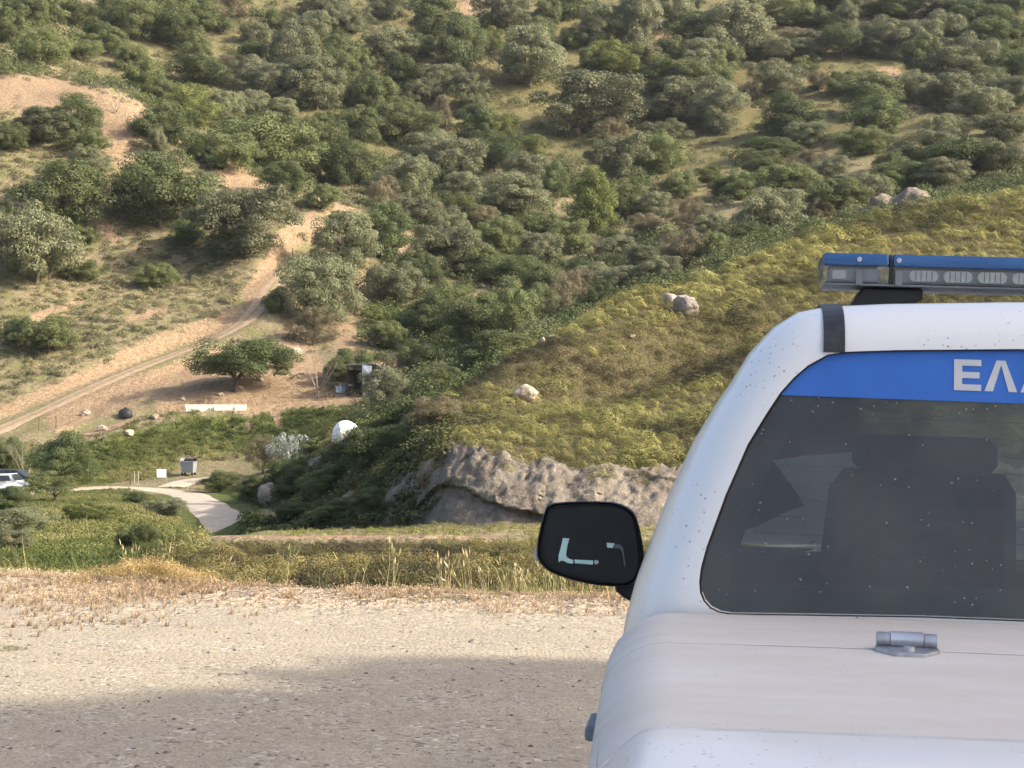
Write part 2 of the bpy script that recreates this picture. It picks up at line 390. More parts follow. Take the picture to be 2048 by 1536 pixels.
def ground_material():
    t = NT('ground'); P = t.co('World')
    so_, gr_, ye_, ga_, dr_ = (t.attr(k) for k in ('soil', 'green', 'yel', 'gravel', 'dry'))
    n1 = t.noise(P, 0.35, 6, 0.6); n2 = t.noise(P, 2.2, 5, 0.65); n3 = t.noise(P, 9, 4, 0.6); n4 = t.noise(P, 60, 3, 0.6)
    dry = t.mix(t.ramp(n2, 0.35, 0.65), (0.225, 0.185, 0.105), (0.345, 0.28, 0.17))
    dry = t.mix(t.ramp(n3, 0.5, 0.66, 0, 0.7), dry, (0.15, 0.13, 0.07))
    dry = t.mix(t.ramp(n1, 0.45, 0.63), dry, (0.225, 0.21, 0.095))
    yl = t.mix(t.ramp(n2, 0.35, 0.65), (0.165, 0.155, 0.066), (0.30, 0.255, 0.115))
    yl = t.mix(t.ramp(n3, 0.42, 0.62), yl, (0.10, 0.09, 0.04))
    gn = t.mix(t.ramp(n2, 0.35, 0.65), (0.09, 0.115, 0.036), (0.19, 0.195, 0.065))
    gn = t.mix(t.ramp(n3, 0.45, 0.7), gn, (0.07, 0.10, 0.025))
    sl_ = t.mix(t.ramp(n2, 0.3, 0.7), (0.29, 0.195, 0.115), (0.46, 0.335, 0.21))
    sl_ = t.mix(t.ramp(n3, 0.50, 0.66, 0, 0.85), sl_, (0.21, 0.145, 0.088))
    sl_ = t.mix(t.ramp(t.noise(P, 5, 4, 0.7), 0.60, 0.72, 0, 0.8), sl_, (0.60, 0.48, 0.35))
    c = t.mix(ye_, dry, yl)
    c = t.mix(t.attr('heath'), c, t.mix(t.ramp(n3, 0.4, 0.65), (0.075, 0.066, 0.034), (0.15, 0.125, 0.055)))
    c = t.mix(t.ramp(t.math('ADD', gr_, t.math('MULTIPLY', t.math('SUBTRACT', n1, 0.5), 1.2)), 0.3, 0.6), c, gn)
    c = t.mix(t.ramp(t.math('ADD', so_, t.math('MULTIPLY', t.math('SUBTRACT', n2, 0.5), 1.5)), 0.35, 0.62), c, sl_)
    straw = t.mix(t.ramp(n3, 0.35, 0.65), (0.37, 0.285, 0.195), (0.51, 0.41, 0.295))
    c = t.mix(t.ramp(t.math('ADD', dr_, t.math('MULTIPLY', t.math('SUBTRACT', n3, 0.5), 0.9)), 0.3, 0.7), c, straw)
    # crushed stone of the lot
    vd = t.voro(P, 38, 'F1', 'Color'); sep = t.n('ShaderNodeSeparateColor'); t.put(sep.inputs[0], vd)
    vb = t.voro(P, 38); vb2 = t.voro(P, 90)
    g = t.mix(t.ramp(sep.outputs[0], 0.0, 1.0), (0.305, 0.255, 0.185), (0.455, 0.39, 0.295))
    g = t.mix(t.ramp(sep.outputs[1], 0.90, 0.97), g, (0.13, 0.11, 0.09))
    g = t.mix(t.ramp(sep.outputs[2], 0.93, 0.98), g, (0.60, 0.53, 0.44))
    g = t.mix(t.ramp(n2, 0.38, 0.62, 0, 0.75), g, (0.35, 0.295, 0.215))
    g = t.mix(t.ramp(n1, 0.45, 0.62, 0, 0.5), g, (0.335, 0.285, 0.225))
    nb = t.noise(P, 0.9, 5, 0.7); g = t.mix(t.ramp(nb, 0.5, 0.68, 0, 0.55), g, (0.425, 0.36, 0.26))
    g = t.mix(t.ramp(t.noise(P, 16, 4, 0.7), 0.58, 0.72, 0, 0.7), g, (0.21, 0.175, 0.14))
    c = t.mix(t.ramp(t.math('ADD', ga_, t.math('MULTIPLY', t.math('SUBTRACT', n3, 0.5), 0.5)), 0.4, 0.6), c, g)
    h = t.math('ADD', t.math('MULTIPLY', t.math('SUBTRACT', 1.0, vb), 0.5), t.math('MULTIPLY', n4, 0.6))
    h2 = t.math('ADD', t.math('MULTIPLY', n3, 1.0), t.math('MULTIPLY', n2, 1.6))
    b1 = t.bump(h, 0.55, 0.025); b2 = t.bump(h2, 0.8, 0.35)
    mixn = t.n('ShaderNodeMix', data_type='VECTOR'); t.put(mixn.inputs[0], ga_); t.put(mixn.inputs[4], b2); t.put(mixn.inputs[5], b1)
    return t.done(t.principled(c, 0.9, 0.12, 0, mixn.outputs[1]))
V = np.stack([XX, DD, ZZ], -1).reshape(-1, 3)
ii, jj = np.meshgrid(np.arange(NA - 1), np.arange(ND - 1), indexing='ij')
q0 = (ii * ND + jj).ravel(); F = np.stack([q0, q0 + ND, q0 + ND + 1, q0 + 1], -1)
me = mesh_np('ground', V, F, True)
for nm, ar in (('soil', soil), ('green', green), ('yel', yel), ('gravel', gravel), ('dry', drylit), ('heath', spg)): fattr(me, nm, ar.ravel())
tag(obj('ground', me, ground_material()), 'gravel lot falling to a valley and the hills beyond', None, None, 'structure')

def strip(name, P, half, mat, label, lift=0.05, nw=8, wob=0.25):
    T = np.gradient(P[:, :2], axis=0); T /= np.linalg.norm(T, axis=1)[:, None] + 1e-9; N = np.stack([T[:, 1], -T[:, 0]], -1)
    V = []
    for k in range(nw + 1):
        s = (k / nw * 2 - 1)
        w_ = half * (1 + wob * fbm(P[:, 0] + 50 * (s > 0), P[:, 1], 0.35, 3, 9))
        x = P[:, 0] + N[:, 0] * s * w_; y = P[:, 1] + N[:, 1] * s * w_
        z = H(x, y) + lift * (1 - abs(s) ** 6) - 0.03 * abs(s) ** 6
        V.append(np.stack([x, y, z], -1))
    V = np.stack(V, 1); n = len(P)
    i, k = np.meshgrid(np.arange(n - 1), np.arange(nw), indexing='ij'); q = (i * (nw + 1) + k).ravel()
    me = mesh_np(name, V.reshape(-1, 3), np.stack([q, q + 1, q + nw + 2, q + nw + 1], -1), True)
    sd = np.tile(np.abs(np.linspace(-1, 1, nw + 1)), n); fattr(me, 'side', sd)
    return tag(obj(name, me, mat), label, None, None, 'structure')
def roadmat(name, c0, c1, verge, mid):
    t = NT(name); P = t.co('World'); n = t.noise(P, 1.6, 5, 0.6); n2 = t.noise(P, 7, 4)
    c = t.mix(t.ramp(n, 0.35, 0.65), c0, c1)
    s = t.math('ADD', t.attr('side'), t.math('MULTIPLY', t.math('SUBTRACT', n2, 0.5), 0.6))
    c = t.mix(t.ramp(s, 0.82, 1.0), c, verge)
    c = t.mix(t.math('MULTIPLY', t.ramp(s, 0.22, 0.05), mid), c, verge)
    return t.done(t.principled(c, 0.9, 0.12, 0, t.bump(n2, 0.5, 0.08)))
strip('valley_road', valley, 1.55, roadmat('valley_road', (0.37, 0.315, 0.25), (0.48, 0.41, 0.325), (0.25, 0.23, 0.10), 0.0), 'pale gravel road curving through the green valley', nw=10)
strip('farm_entrance', fork, 1.3, roadmat('farm_entrance', (0.40, 0.34, 0.26), (0.52, 0.45, 0.34), (0.28, 0.25, 0.10), 0.0), 'short gravel drive leading to the grey waste container')
strip('dirt_track', track, 1.25, roadmat('dirt_track', (0.30, 0.215, 0.14), (0.40, 0.295, 0.20), (0.19, 0.18, 0.07), 0.75), 'dirt track climbing the orange hillside', nw=10)
strip('terrace_path', terrace, 1.25, roadmat('terrace_path', (0.30, 0.19, 0.125), (0.40, 0.27, 0.18), (0.30, 0.24, 0.13), 0.0), 'reddish earth path along the farm terrace')
# ------------------------------------------------------------------ rock
def rockmat(name, a, b, c_, sc=1.0):
    t = NT(name); P = t.co('World'); n = t.noise(P, 1.1 * sc, 7, 0.65); n2 = t.noise(P, 6 * sc, 6, 0.7); v = t.voro(P, 2.4 * sc)
    c = t.mix(t.ramp(n, 0.35, 0.62), a, b); c = t.mix(t.ramp(n2, 0.52, 0.7), c, c_)
    c = t.mix(t.ramp(t.noise(P, 0.6 * sc, 4), 0.55, 0.7, 0, 0.6), c, (0.20, 0.15, 0.085))
    h = t.math('ADD', t.math('MULTIPLY', n2, 1.0), t.math('MULTIPLY', v, 0.7))
    return t.done(t.principled(c, 0.92, 0.15, 0, t.bump(h, 0.9, 0.22 / sc)))
M_rock = rockmat('grey_rock', (0.16, 0.134, 0.106), (0.255, 0.220, 0.176), (0.375, 0.328, 0.27))
M_stone = rockmat('mid_grey_stone', (0.22, 0.19, 0.165), (0.33, 0.29, 0.25), (0.46, 0.41, 0.36), 1.6)
M_rockp = rockmat('pale_rock', (0.34, 0.27, 0.20), (0.48, 0.40, 0.31), (0.58, 0.50, 0.41), 2.0)
def rock_cliff():
    us = np.arange(770, 2700, 5.0); nt_ = 34
    a = (us - 1024) / FPX
    f_d = np.interp(a, aa, kd[:, 6]); f_z = np.interp(a, aa, kz[:, 6]); t_d = np.interp(a, aa, kd[:, 7]); t_z = np.interp(a, aa, kz[:, 7])
    V = []
    for i in range(len(us)):
        for k in range(nt_ + 1):
            t = k / nt_
            d = f_d[i] + (t_d[i] - f_d[i]) * t; z = f_z[i] - 0.25 + (t_z[i] - f_z[i] + 0.30 + 0.22 * mnoise.noise(Vector((us[i] * 0.016, 2.2, 0))) + 0.12 * mnoise.noise(Vector((us[i] * 0.022, 7.2, 0)))) * t
            x = a[i] * d
            p = Vector((x * 0.75, d * 0.75, z * 0.9))
            out = 0.0
            for sc_f, am, off in ((0.36, 0.95, 0.0), (0.95, 0.24, 9.0), (2.6, 0.07, 4.0)):
                pp = Vector((x * 0.7 - z * 0.30 + off, d * 0.25, z * 1.15 + x * 0.12)) * sc_f
                pp += 0.25 * mnoise.noise_vector(pp * 1.3)
                cp = mnoise.voronoi(pp)[1][0]; rv = mnoise.cell_vector(cp * 7.3 + Vector((1, 2, 3)))
                out += am * ((rv.x - 0.5) * 0.7 + (pp - cp).dot(Vector((rv.y - 0.5, rv.z - 0.5, rv.x - 0.35))) * 0.9)
            r3 = mnoise.fractal(p * 4.2, 0.7, 2.1, 5)
            out = 0.30 + out * 0.75 + 0.035 * r3
            out *= math.sin(math.pi * min(0.97, 0.1 + t * 0.88)) ** 0.5
            V.append((x - 0.25 * out, d - out - 0.1, z + 0.12 * r3 * (0.2 + t)))
    n = nt_ + 1
    i, k = np.meshgrid(np.arange(len(us) - 1), np.arange(nt_), indexing='ij'); q = (i * n + k).ravel()
    o = obj('rock_cliff', mesh_np('rock_cliff', V, np.stack([q, q + n, q + n + 1, q + 1], -1), True), M_rock)
    return tag(o, 'weathered grey rock face cut below the shrub-covered spur', 'rock face')
rock_cliff()
def boulder(u, v, wpx, hpx, label, mat, name='boulder', dmin=30, seed=1, group=None, sink=0.25):
    p = hit(u, v, dmin); s = p[1] / FPX
    bm = bmesh.new(); bmesh.ops.create_icosphere(bm, subdivisions=4, radius=1.0)
    for vv in bm.verts:
        c = vv.co.copy(); o = Vector((seed * 3.7, seed, 2 * seed))
        f = 1 + 0.35 * mnoise.noise(c * 1.1 + o) + 0.16 * mnoise.noise(c * 2.6 + o) + 0.07 * mnoise.noise(c * 6 + o)
        # chop some flat faces
        for k in range(5):
            n = Vector((math.sin(seed * 9.1 + k * 2.3), math.cos(seed * 4.7 + k * 1.9), math.sin(k * 3.1 + seed))).normalized()
            e = c.dot(n) * f
            if e > 0.72: f *= 0.72 / e * 0.7 + 0.3
        vv.co = Vector((c.x * wpx * s / 2, c.y * wpx * s * 0.42, c.z * hpx * s * 0.62)) * f
    me = bpy.data.meshes.new(name); bm.to_mesh(me); bm.free()
    for pl in me.polygons: pl.use_smooth = True
    o = obj(name, me, mat); o.location = (p[0], p[1], p[2] + hpx * s * (0.5 - sink)); o.rotation_euler = (0, 0, seed * 1.3)
    o.rotation_euler = (0, 0, 0)
    return tag(o, label, 'boulder', group)
boulder(1052, 802, 46, 34, 'pale angular boulder perched low on the shrubby spur', M_rockp, seed=2, sink=0.15)
boulder(1372, 628, 60, 40, 'grey split rock outcrop near the crest of the spur', M_stone, 'rock_outcrop', seed=3)
boulder(1340, 606, 40, 22, 'flat pale stone lying above the split outcrop on the spur', M_rockp, 'stone', seed=9)
boulder(538, 1012, 44, 44, 'upright grey boulder beside the valley road', M_stone, seed=5, dmin=60, sink=0.05)
boulder(1085, 690, 13, 14, 'small white stone on the left skyline of the spur', M_rockp, 'stone', seed=6, sink=0.1)
boulder(1108, 676, 30, 8, 'long low pale stone on the spur skyline', M_rockp, 'stone', seed=7)
boulder(1735, 432, 50, 22, 'low pale slab at the foot of the skyline outcrop', M_rock, 'rock_outcrop', seed=8, dmin=60)
boulder(1770, 424, 60, 40, 'dark cracked block in the skyline outcrop', M_rock, 'rock_outcrop', seed=11, dmin=60)
boulder(1822, 415, 70, 44, 'tallest grey rock of the skyline outcrop', M_rock, 'rock_outcrop', seed=12, dmin=60)
boulder(1262, 678, 16, 9, 'small grey stone halfway up the spur', M_rockp, 'stone', seed=13)
boulder(800, 1010, 60, 46, 'rounded grey rock buttress at the left end of the cliff', M_rock, 'rock_outcrop', seed=14, dmin=40)
boulder(868, 965, 70, 52, 'leaning rock rib at the corner of the cliff', M_rock, 'rock_outcrop', seed=15, dmin=40)
boulder(700, 1010, 40, 30, 'half-buried rock among dark shrubs on the spur flank', M_rock, 'rock_outcrop', seed=16, dmin=40)
boulder(640, 935, 46, 26, 'grey rock ledge high on the spur flank', M_rock, 'rock_outcrop', seed=17, dmin=50)
for i, (u, v, w_) in enumerate([(170,830,22),(480,778,14),(520,762,16),(310,838,18),(205,862,24),(258,872,20),(590,712,34),(540,735,18),(745,690,14),(365,800,12),(440,792,13)]):
    boulder(u, v, w_, w_ * 0.6, ['pale field stone between the dirt track and the black tank', 'pale stone just above the right end of the trough', 'pale stone on the bank uphill of the red terrace', 'pale stone right of the black tank by the path', 'large pale stone at the edge of the green bank', 'pale stone in the green herbs below the black tank', 'broad pale slab uphill of the bare tree', 'pale stone right of the broad round tree', 'pale stone on the bank above the shed', 'small pale stone above the left end of the trough', 'small pale stone above the middle of the trough'][i], M_rockp, 'field_stone', 130, seed=20 + i, group='stones on the farm bank')
# ------------------------------------------------------------------ leaf meshes
def leaf_quads(C, N, S, asp, r, roll=None):
    """leaf quads at C facing N, half size S"""
    n = len(C); N = N / (np.linalg.norm(N, axis=1)[:, None] + 1e-9)
    T = np.cross(N, r.normal(size=(n, 3))); T /= np.linalg.norm(T, axis=1)[:, None] + 1e-9; B = np.cross(N, T)
    a = T * S[:, None]; b = B * (S * asp)[:, None]
    V = np.stack([C - a, C + b * 1.1 + a * 0.5, C - b * 1.1 + a * 0.7], 1).reshape(-1, 3)
    F = np.arange(3 * n).reshape(n, 3)
    return V, F
def sph(r, n):
    d = r.normal(size=(n, 3)); return d / np.linalg.norm(d, axis=1)[:, None]
def crown_mesh(name, mat, seed, nclump=46, per=80, leaf=0.024, flat=0.55, low=0.12, spread=1.0, clump=(0.11, 0.19), asp=0.6, lob=1.0):
    r = np.random.default_rng(seed); per = int(per * 2.3); leaf *= 0.72; nclump = int(nclump * r.uniform(0.75, 1.2)); sq = 1 + (r.uniform(0.8, 1.15, 3) - 1) * lob
    C = []; rad = []
    lobes = r.normal(size=(5, 3)) * [0.15, 0.15, 0.09]
    while len(C) < nclump:
        p = sph(r, 1)[0] * r.uniform(0.45, 1.0) ** 0.6
        p = p * [0.40 * spread, 0.40 * spread, 0.40] * sq + lobes[r.integers(5)] * [0.9 * lob, 0.9 * lob, 0.5 * lob]
        if p[2] < -0.40: continue
        C.append(p); rad.append(r.uniform(*clump))
    C = np.array(C); rad = np.array(rad)
    zc = low + (1 - low) * 0.5
    C[:, 2] = C[:, 2] * (1 - low) * 0.98 + zc
    P = []; N = []; T = []
    for c, q in zip(C, rad):
        d = sph(r, per); d[:, 2] = np.where(d[:, 2] < -flat, -d[:, 2], d[:, 2])
        P.append(c + d * q * r.uniform(0.62, 1.08, (per, 1)) * [1, 1, 0.85]); N.append(d + 0.38 * r.normal(size=(per, 3)) + [0, 0, 0.15]); T.append(np.clip(r.uniform(0, 1) * 0.55 + r.uniform(0, 0.45, per), 0, 1))
    P = np.concatenate(P); N = np.concatenate(N); T = np.concatenate(T)
    P[:, 2] = np.clip(P[:, 2], 0.02, 1.02)
    V, F = leaf_quads(P, N, leaf * r.uniform(0.7, 1.4, len(P)), asp, r)
    me = mesh_np(name, V, F); fattr(me, 'tint', T, 'FACE'); me.materials.append(mat)
    return me
def trunk_mesh(name, mat, seed, top=0.62, rad=0.030, limbs=5, fork=0.25, twigs=0, spread=0.32):
    r = random.Random(seed); b = MB()
    def limb(p, d, L, rr, depth):
        pts = [p]; q = p.copy(); rs = [rr]
        for k in range(4):
            d = (d + Vector((r.uniform(-.25, .25), r.uniform(-.25, .25), r.uniform(-.05, .2)))).normalized(); q = q + d * L / 4; pts.append(q.copy()); rs.append(rr * (1 - 0.2 * (k + 1)))
        b.tube(pts, rs, 6)
        if depth > 0:
            for k in range(3 + (twigs > 0)):
                j = r.choice([2, 3, 4]); dd_ = (d + Vector((r.uniform(-1, 1), r.uniform(-1, 1), r.uniform(-.2, .8)))).normalized()
                limb(pts[j], dd_, L * r.uniform(.45, .7), rs[j] * 0.6, depth - 1)
    base = Vector((0, 0, -0.04)); lean = Vector((r.uniform(-.1, .1), r.uniform(-.1, .1), 1)).normalized()
    mid = base + lean * fork
    b.tube([base, base + lean * fork * .35, mid], [rad * 1.5, rad, rad * .85], 8)
    for k in range(limbs):
        a = 2 * math.pi * (k + r.uniform(-.3, .3)) / limbs
        limb(mid - lean * 0.02, Vector((math.cos(a) * spread * 2.2, math.sin(a) * spread * 2.2, 1)).normalized(), (top - fork) * 1.1, rad * 0.6, 1 + twigs)
    me = mesh_py(name, b.V, b.F, True); me.materials.append(mat)
    return me
M_bark = simple('bark', (0.13, 0.10, 0.075), 0.9, 0.1, vary=0.35, sc=3, bump=0.3)
M_dead = simple('dead_wood', (0.30, 0.25, 0.215), 0.9, 0.1, vary=0.2, sc=3)
LEAF = {
 'o': leafmat('olive_leaf', ((0.1276, 0.1379, 0.0715), (0.2706, 0.2706, 0.1582), (0.1685, 0.1838, 0.0940))),
 'k': leafmat('dark_leaf', ((0.0595, 0.0799, 0.0307), (0.1486, 0.1690, 0.0697), (0.0973, 0.1250, 0.0461))),
 'g': leafmat('green_leaf', ((0.0885, 0.1188, 0.0403), (0.2063, 0.2214, 0.0906), (0.1409, 0.1661, 0.0654))),
 'b': leafmat('fresh_leaf', ((0.0851, 0.1234, 0.0255), (0.2042, 0.2170, 0.0638), (0.1617, 0.1745, 0.0596))),
 'r': leafmat('brownish_leaf', ((0.1311, 0.1124, 0.0608), (0.2715, 0.2293, 0.1404), (0.2060, 0.1825, 0.1049))),
 's': leafmat('silver_leaf', ((0.10, 0.13, 0.07), (0.55, 0.56, 0.52), (0.12, 0.15, 0.08)), spec=0.5, rough=0.4),
}
CROWN = {}; TRUNK = []
for k, prm in {'o': dict(nclump=74, per=190, leaf=0.0175, low=0.03, clump=(0.09, 0.17), asp=0.6), 'k': dict(nclump=62, per=210, leaf=0.018, low=0.02, clump=(0.11, 0.19)),
               'g': dict(nclump=68, per=200, leaf=0.018, low=0.02, clump=(0.10, 0.18)), 'b': dict(nclump=62, per=200, leaf=0.018, low=0.03, clump=(0.10, 0.18)),
               'r': dict(nclump=62, per=150, leaf=0.016, low=0.03, clump=(0.09, 0.16), asp=0.5), 's': dict(nclump=40, per=40, leaf=0.028, low=0.1, clump=(0.08, 0.15))}.items():
    CROWN[k] = [crown_mesh('crown', LEAF[k], 100 * ord(k) + i, **prm) for i in range(1 if k == 's' else 6 if k in 'og' else 4)]
TRUNK = [trunk_mesh('trunk', M_bark, 40 + i) for i in range(4)]
BARE = [trunk_mesh('bare_branches', M_dead, 60 + i, top=0.9, rad=0.018, limbs=6, fork=0.22, twigs=2, spread=0.38) for i in range(2)]
BAREC = [crown_mesh('twigs', LEAF['r'], 900 + i, nclump=30, per=16, leaf=0.012, asp=0.3) for i in range(2)]
def plant(name, base, wid, hei, kind, label, cat, group=None, seed=0, rz=None, crown_name='crown'):
    e = empty(name, tuple(base)); r = random.Random(seed * 13 + 5); q_ = r.uniform(0.88, 1.12); e.scale = (wid * q_, wid / q_, hei)
    e.rotation_euler = (0, 0, r.uniform(0, 6.28) if rz is None else rz)
    if kind == 'x':
        link(bpy.data.objects.new('branches', BARE[seed % 2]), e); link(bpy.data.objects.new('twigs', BAREC[seed % 2]), e)['kind'] = 'stuff'
    else:
        link(bpy.data.objects.new('trunk', TRUNK[seed % 4]), e)
        link(bpy.data.objects.new(crown_name, CROWN[kind][seed % len(CROWN[kind])]), e)
    return tag(e, label, cat, group)
TREES = '''
320 65 90 70 g;395 60 70 55 g;450 45 60 45 r;440 75 60 40 g;355 105 85 65 g;395 130 60 45 g;505 128 50 35 k;460 140 45 25 r;400 178 110 50 k;515 190 70 60 o;545 215 90 65 o;588 165 100 95 o;630 230 105 88 o;510 95 50 45 o;555 75 60 45 g;620 95 80 60 o;650 45 80 50 o;680 75 60 55 o;660 140 70 50 g;675 172 60 50 k;692 215 40 50 g;380 262 100 75 b;440 255 70 55 o;500 240 65 50 o;560 252 70 42 o;325 300 105 80 k;470 300 80 60 g;540 312 110 70 g;612 332 100 80 g;400 330 60 50 g;440 348 110 75 g;670 290 60 55 g
715 68 45 40 o;790 45 80 45 o;860 22 70 35 o;870 92 95 75 g;1000 68 110 78 o;780 132 100 60 o;840 125 60 40 g;925 165 92 95 k;980 115 50 45 b;1060 190 120 105 o;1065 100 70 34 g;960 192 45 55 r;715 165 60 55 g;800 190 90 60 k;880 205 80 55 o;850 220 60 45 o;940 240 75 70 o;740 240 90 75 g;800 258 70 50 g;890 268 45 70 r;775 292 90 70 g;720 300 80 65 g;840 302 80 60 g;955 292 90 58 k;1010 300 60 50 b;870 325 60 55 o;700 330 60 42 g
1130 48 90 58 k;1180 100 60 50 o;1210 100 80 85 o;1270 105 90 95 o;1345 68 80 62 o;1400 117 110 68 k;1100 62 50 50 g;1140 105 50 40 b;1085 112 70 60 g;1175 157 45 50 k;1225 165 95 62 b;1295 162 70 50 o;1350 152 80 55 g;1410 172 80 70 o;1345 212 125 72 g;1410 262 130 82 o;1160 292 190 112 o;1260 246 55 32 o;1310 252 70 36 o;1215 292 60 40 r;1330 302 90 48 o;1390 22 40 28 o
1490 62 110 55 o;1475 132 120 95 o;1540 127 80 42 o;1580 62 85 55 g;1520 27 60 32 o;1640 62 60 36 g;1590 92 60 26 r;1625 107 60 32 o;1610 124 60 36 o;1690 127 75 62 k;1660 28 80 40 k;1700 72 50 50 o;1560 197 110 56 o;1430 162 80 60 g;1440 188 80 52 g;1510 207 40 36 r;1640 187 50 36 r;1690 197 60 42 g;1620 157 50 32 g
1720 42 60 50 o;1790 42 110 42 k;1890 37 90 42 o;1790 112 110 60 o;1765 122 80 52 o;1850 132 100 75 o;1900 102 80 60 o;1945 167 90 80 o;1910 182 110 62 o;1840 207 80 52 o;1930 227 110 62 o;1880 217 70 46 o;2025 227 80 56 o;1750 238 110 72 g;1725 197 50 42 g;1850 168 70 80 g;1990 77 120 46 k;2020 42 80 50 k;1960 52 100 50 k;1980 112 110 52 k;2030 102 60 50 k;2000 152 90 52 k;2030 172 80 52 k;1990 202 60 50 k;1970 242 100 52 o
720 377 90 62 g;750 397 70 34 g;810 412 100 90 o;770 432 60 60 r;850 342 100 60 o;900 382 110 80 o;870 384 70 48 k;930 422 90 62 o;845 462 90 62 o;990 358 95 78 k;1060 332 70 46 b;1052 402 90 72 o;1020 437 120 76 o;920 452 70 50 g;970 462 60 42 r;905 492 50 50 o;1050 492 110 48 g;1000 512 70 60 g;770 530 78 88 k;690 557 112 102 o;830 582 80 60 k;900 557 120 80 o;880 532 60 42 g;1080 542 70 60 o;960 562 80 52 g;1020 572 90 52 k
1185 472 92 102 b;1240 372 100 80 o;1110 402 60 60 k;1320 352 90 70 g;1250 442 80 60 g;1310 442 70 46 o;1370 402 60 46 g;1420 372 60 32 b;1380 472 70 70 r;1340 402 60 32 r;1290 477 70 42 r;1150 512 80 56 g;1230 522 70 46 o;1280 542 60 42 o;1370 548 100 76 r;1430 522 50 50 g;1200 588 80 52 o;1140 582 60 52 k;1160 602 70 60 r;1260 590 70 50 o;1330 568 80 50 o;1130 642 60 78 r;1210 618 60 46 k;1095 600 70 60 k;1080 640 60 60 g
1440 272 90 76 o;1580 287 110 76 k;1620 302 70 46 o;1545 322 100 34 k;1515 352 70 42 g;1580 397 100 56 g;1620 342 55 36 r;1670 367 70 46 o;1735 312 80 46 g;1760 278 120 72 k;1790 372 60 60 g;1740 412 80 60 o;1695 387 50 28 o;1560 468 120 82 o;1500 482 60 32 k;1440 402 40 32 k;1420 480 60 42 o;1690 428 110 56 g;1640 440 50 30 r;1620 382 50 32 g;1480 402 70 50 g
1850 332 110 60 o;1950 362 130 72 k;2010 352 100 62 o;2000 292 100 52 o;1900 292 80 52 o;1840 376 110 50 g;1780 396 70 42 g;1900 378 90 50 o
60 60 70 60 g;20 90 70 60 g;110 55 60 50 g;160 60 70 50 g;220 40 60 50 g;270 25 60 45 g;20 40 50 40 g;73 142 90 72 g;155 122 90 46 g;195 88 50 36 k;225 115 60 45 g;275 87 100 66 g;260 150 60 46 g;290 196 76 60 g;240 65 60 40 g;320 215 60 42 g
145 287 90 80 k;80 302 110 72 o;175 367 62 66 o;170 322 70 52 g;308 320 40 60 o;555 357 160 120 g;567 402 80 66 k;640 424 60 42 g;680 378 80 76 k;15 312 60 60 g;230 235 50 40 x;255 275 60 50 x
311 482 175 142 k;104 467 145 122 g;60 587 160 165 o;480 532 165 135 o;370 500 60 50 k;165 495 50 36 g;15 480 50 60 g;170 570 60 40 g;312 584 66 52 g;90 717 100 74 g;30 695 50 46 k
637 662 120 115 o;548 634 40 46 k;625 695 72 64 r;790 617 95 74 o;848 582 70 62 k;860 682 100 74 k;950 692 115 84 g;1030 684 92 92 g;985 742 130 66 g;770 702 60 48 g;700 765 64 58 g;930 762 60 52 g;905 640 80 60 g;830 760 90 60 g;750 660 46 30 b
'''
KINDW = {'o': 'grey-green olive tree', 'k': 'dark green tree', 'g': 'mid-green tree', 'b': 'fresh green tree', 'r': 'brownish shrub', 'x': 'leafless grey shrub'}
def place_words(u, v, d):
    if d < 262 and u < 720 and v > 330 * (u / 480 if u < 480 else 1) * 0.5 + 60 and v > 280:
        row = 'above the dirt track' if v < 640 else 'below the dirt track'
    elif v < 62: row = 'at the top of the hillside'
    elif v < 135: row = 'high on the hillside'
    elif v < 215: row = 'upper-middle hillside'
    elif v < 305: row = 'mid hillside'
    elif v < 410: row = 'low on the hillside'
    elif v < 520: row = 'in the upper ravine'
    else: row = 'in the ravine bottom'
    c = 'over the eroded bank' if u < 280 else 'over the track bend' if u < 520 else 'above the farm shed' if u < 800 else 'above the pale boulder' if u < 1080 else 'above the cliff' if u < 1300 else 'above the spur' if u < 1520 else 'above light bar end' if u < 1760 else 'above light bar'
    return row, c
rows = []
for it in TREES.replace('\n', ';').split(';'):
    if it.strip():
        u, v, w_, h_, k = it.split(); rows.append([float(u), float(v), float(w_), float(h_), k])
for i, r_ in enumerate(rows):
    p = hit(r_[0], r_[1], 128); r_ += [p, i]
bylab = {}
for r_ in rows:
    u, v, w_, h_, k, p, i = r_
    size = 'small' if w_ < 62 else 'large' if w_ > 105 else ''
    row, c = place_words(u, v, p[1])
    lab = ' '.join(x for x in (size, KINDW[k], row, c) if x)
    bylab.setdefault(lab, []).append(r_)
ORD = ['first', 'second', 'third', 'fourth', 'fifth', 'sixth', 'seventh', 'eighth', 'ninth', 'tenth', 'eleventh', 'twelfth']
for lab, rs in bylab.items():
    rs.sort(key=lambda r: r[0])
    for q, (u, v, w_, h_, k, p, i) in enumerate(rs):
        l = lab if len(rs) == 1 else lab + ', ' + ORD[q] + (' from left' if len(lab.replace('-', ' ').split()) < 14 else ' along')
        s = p[1] / FPX
        wid = w_ * s * 1.20; hei = h_ * s * 1.42
        nm = 'olive_tree' if k == 'o' else 'hillside_shrub' if k in 'rx' else 'hillside_tree'
        if u < 600 and v > 270: hei *= 0.86
        plant(nm, (p[0], p[1] + wid * 0.22, H(p[0], p[1] + wid * 0.22)[0] - 0.10 * hei), wid, hei, k, l, 'shrub' if k in 'rx' else 'tree', 'trees and tall shrubs on the hillsides', seed=i)
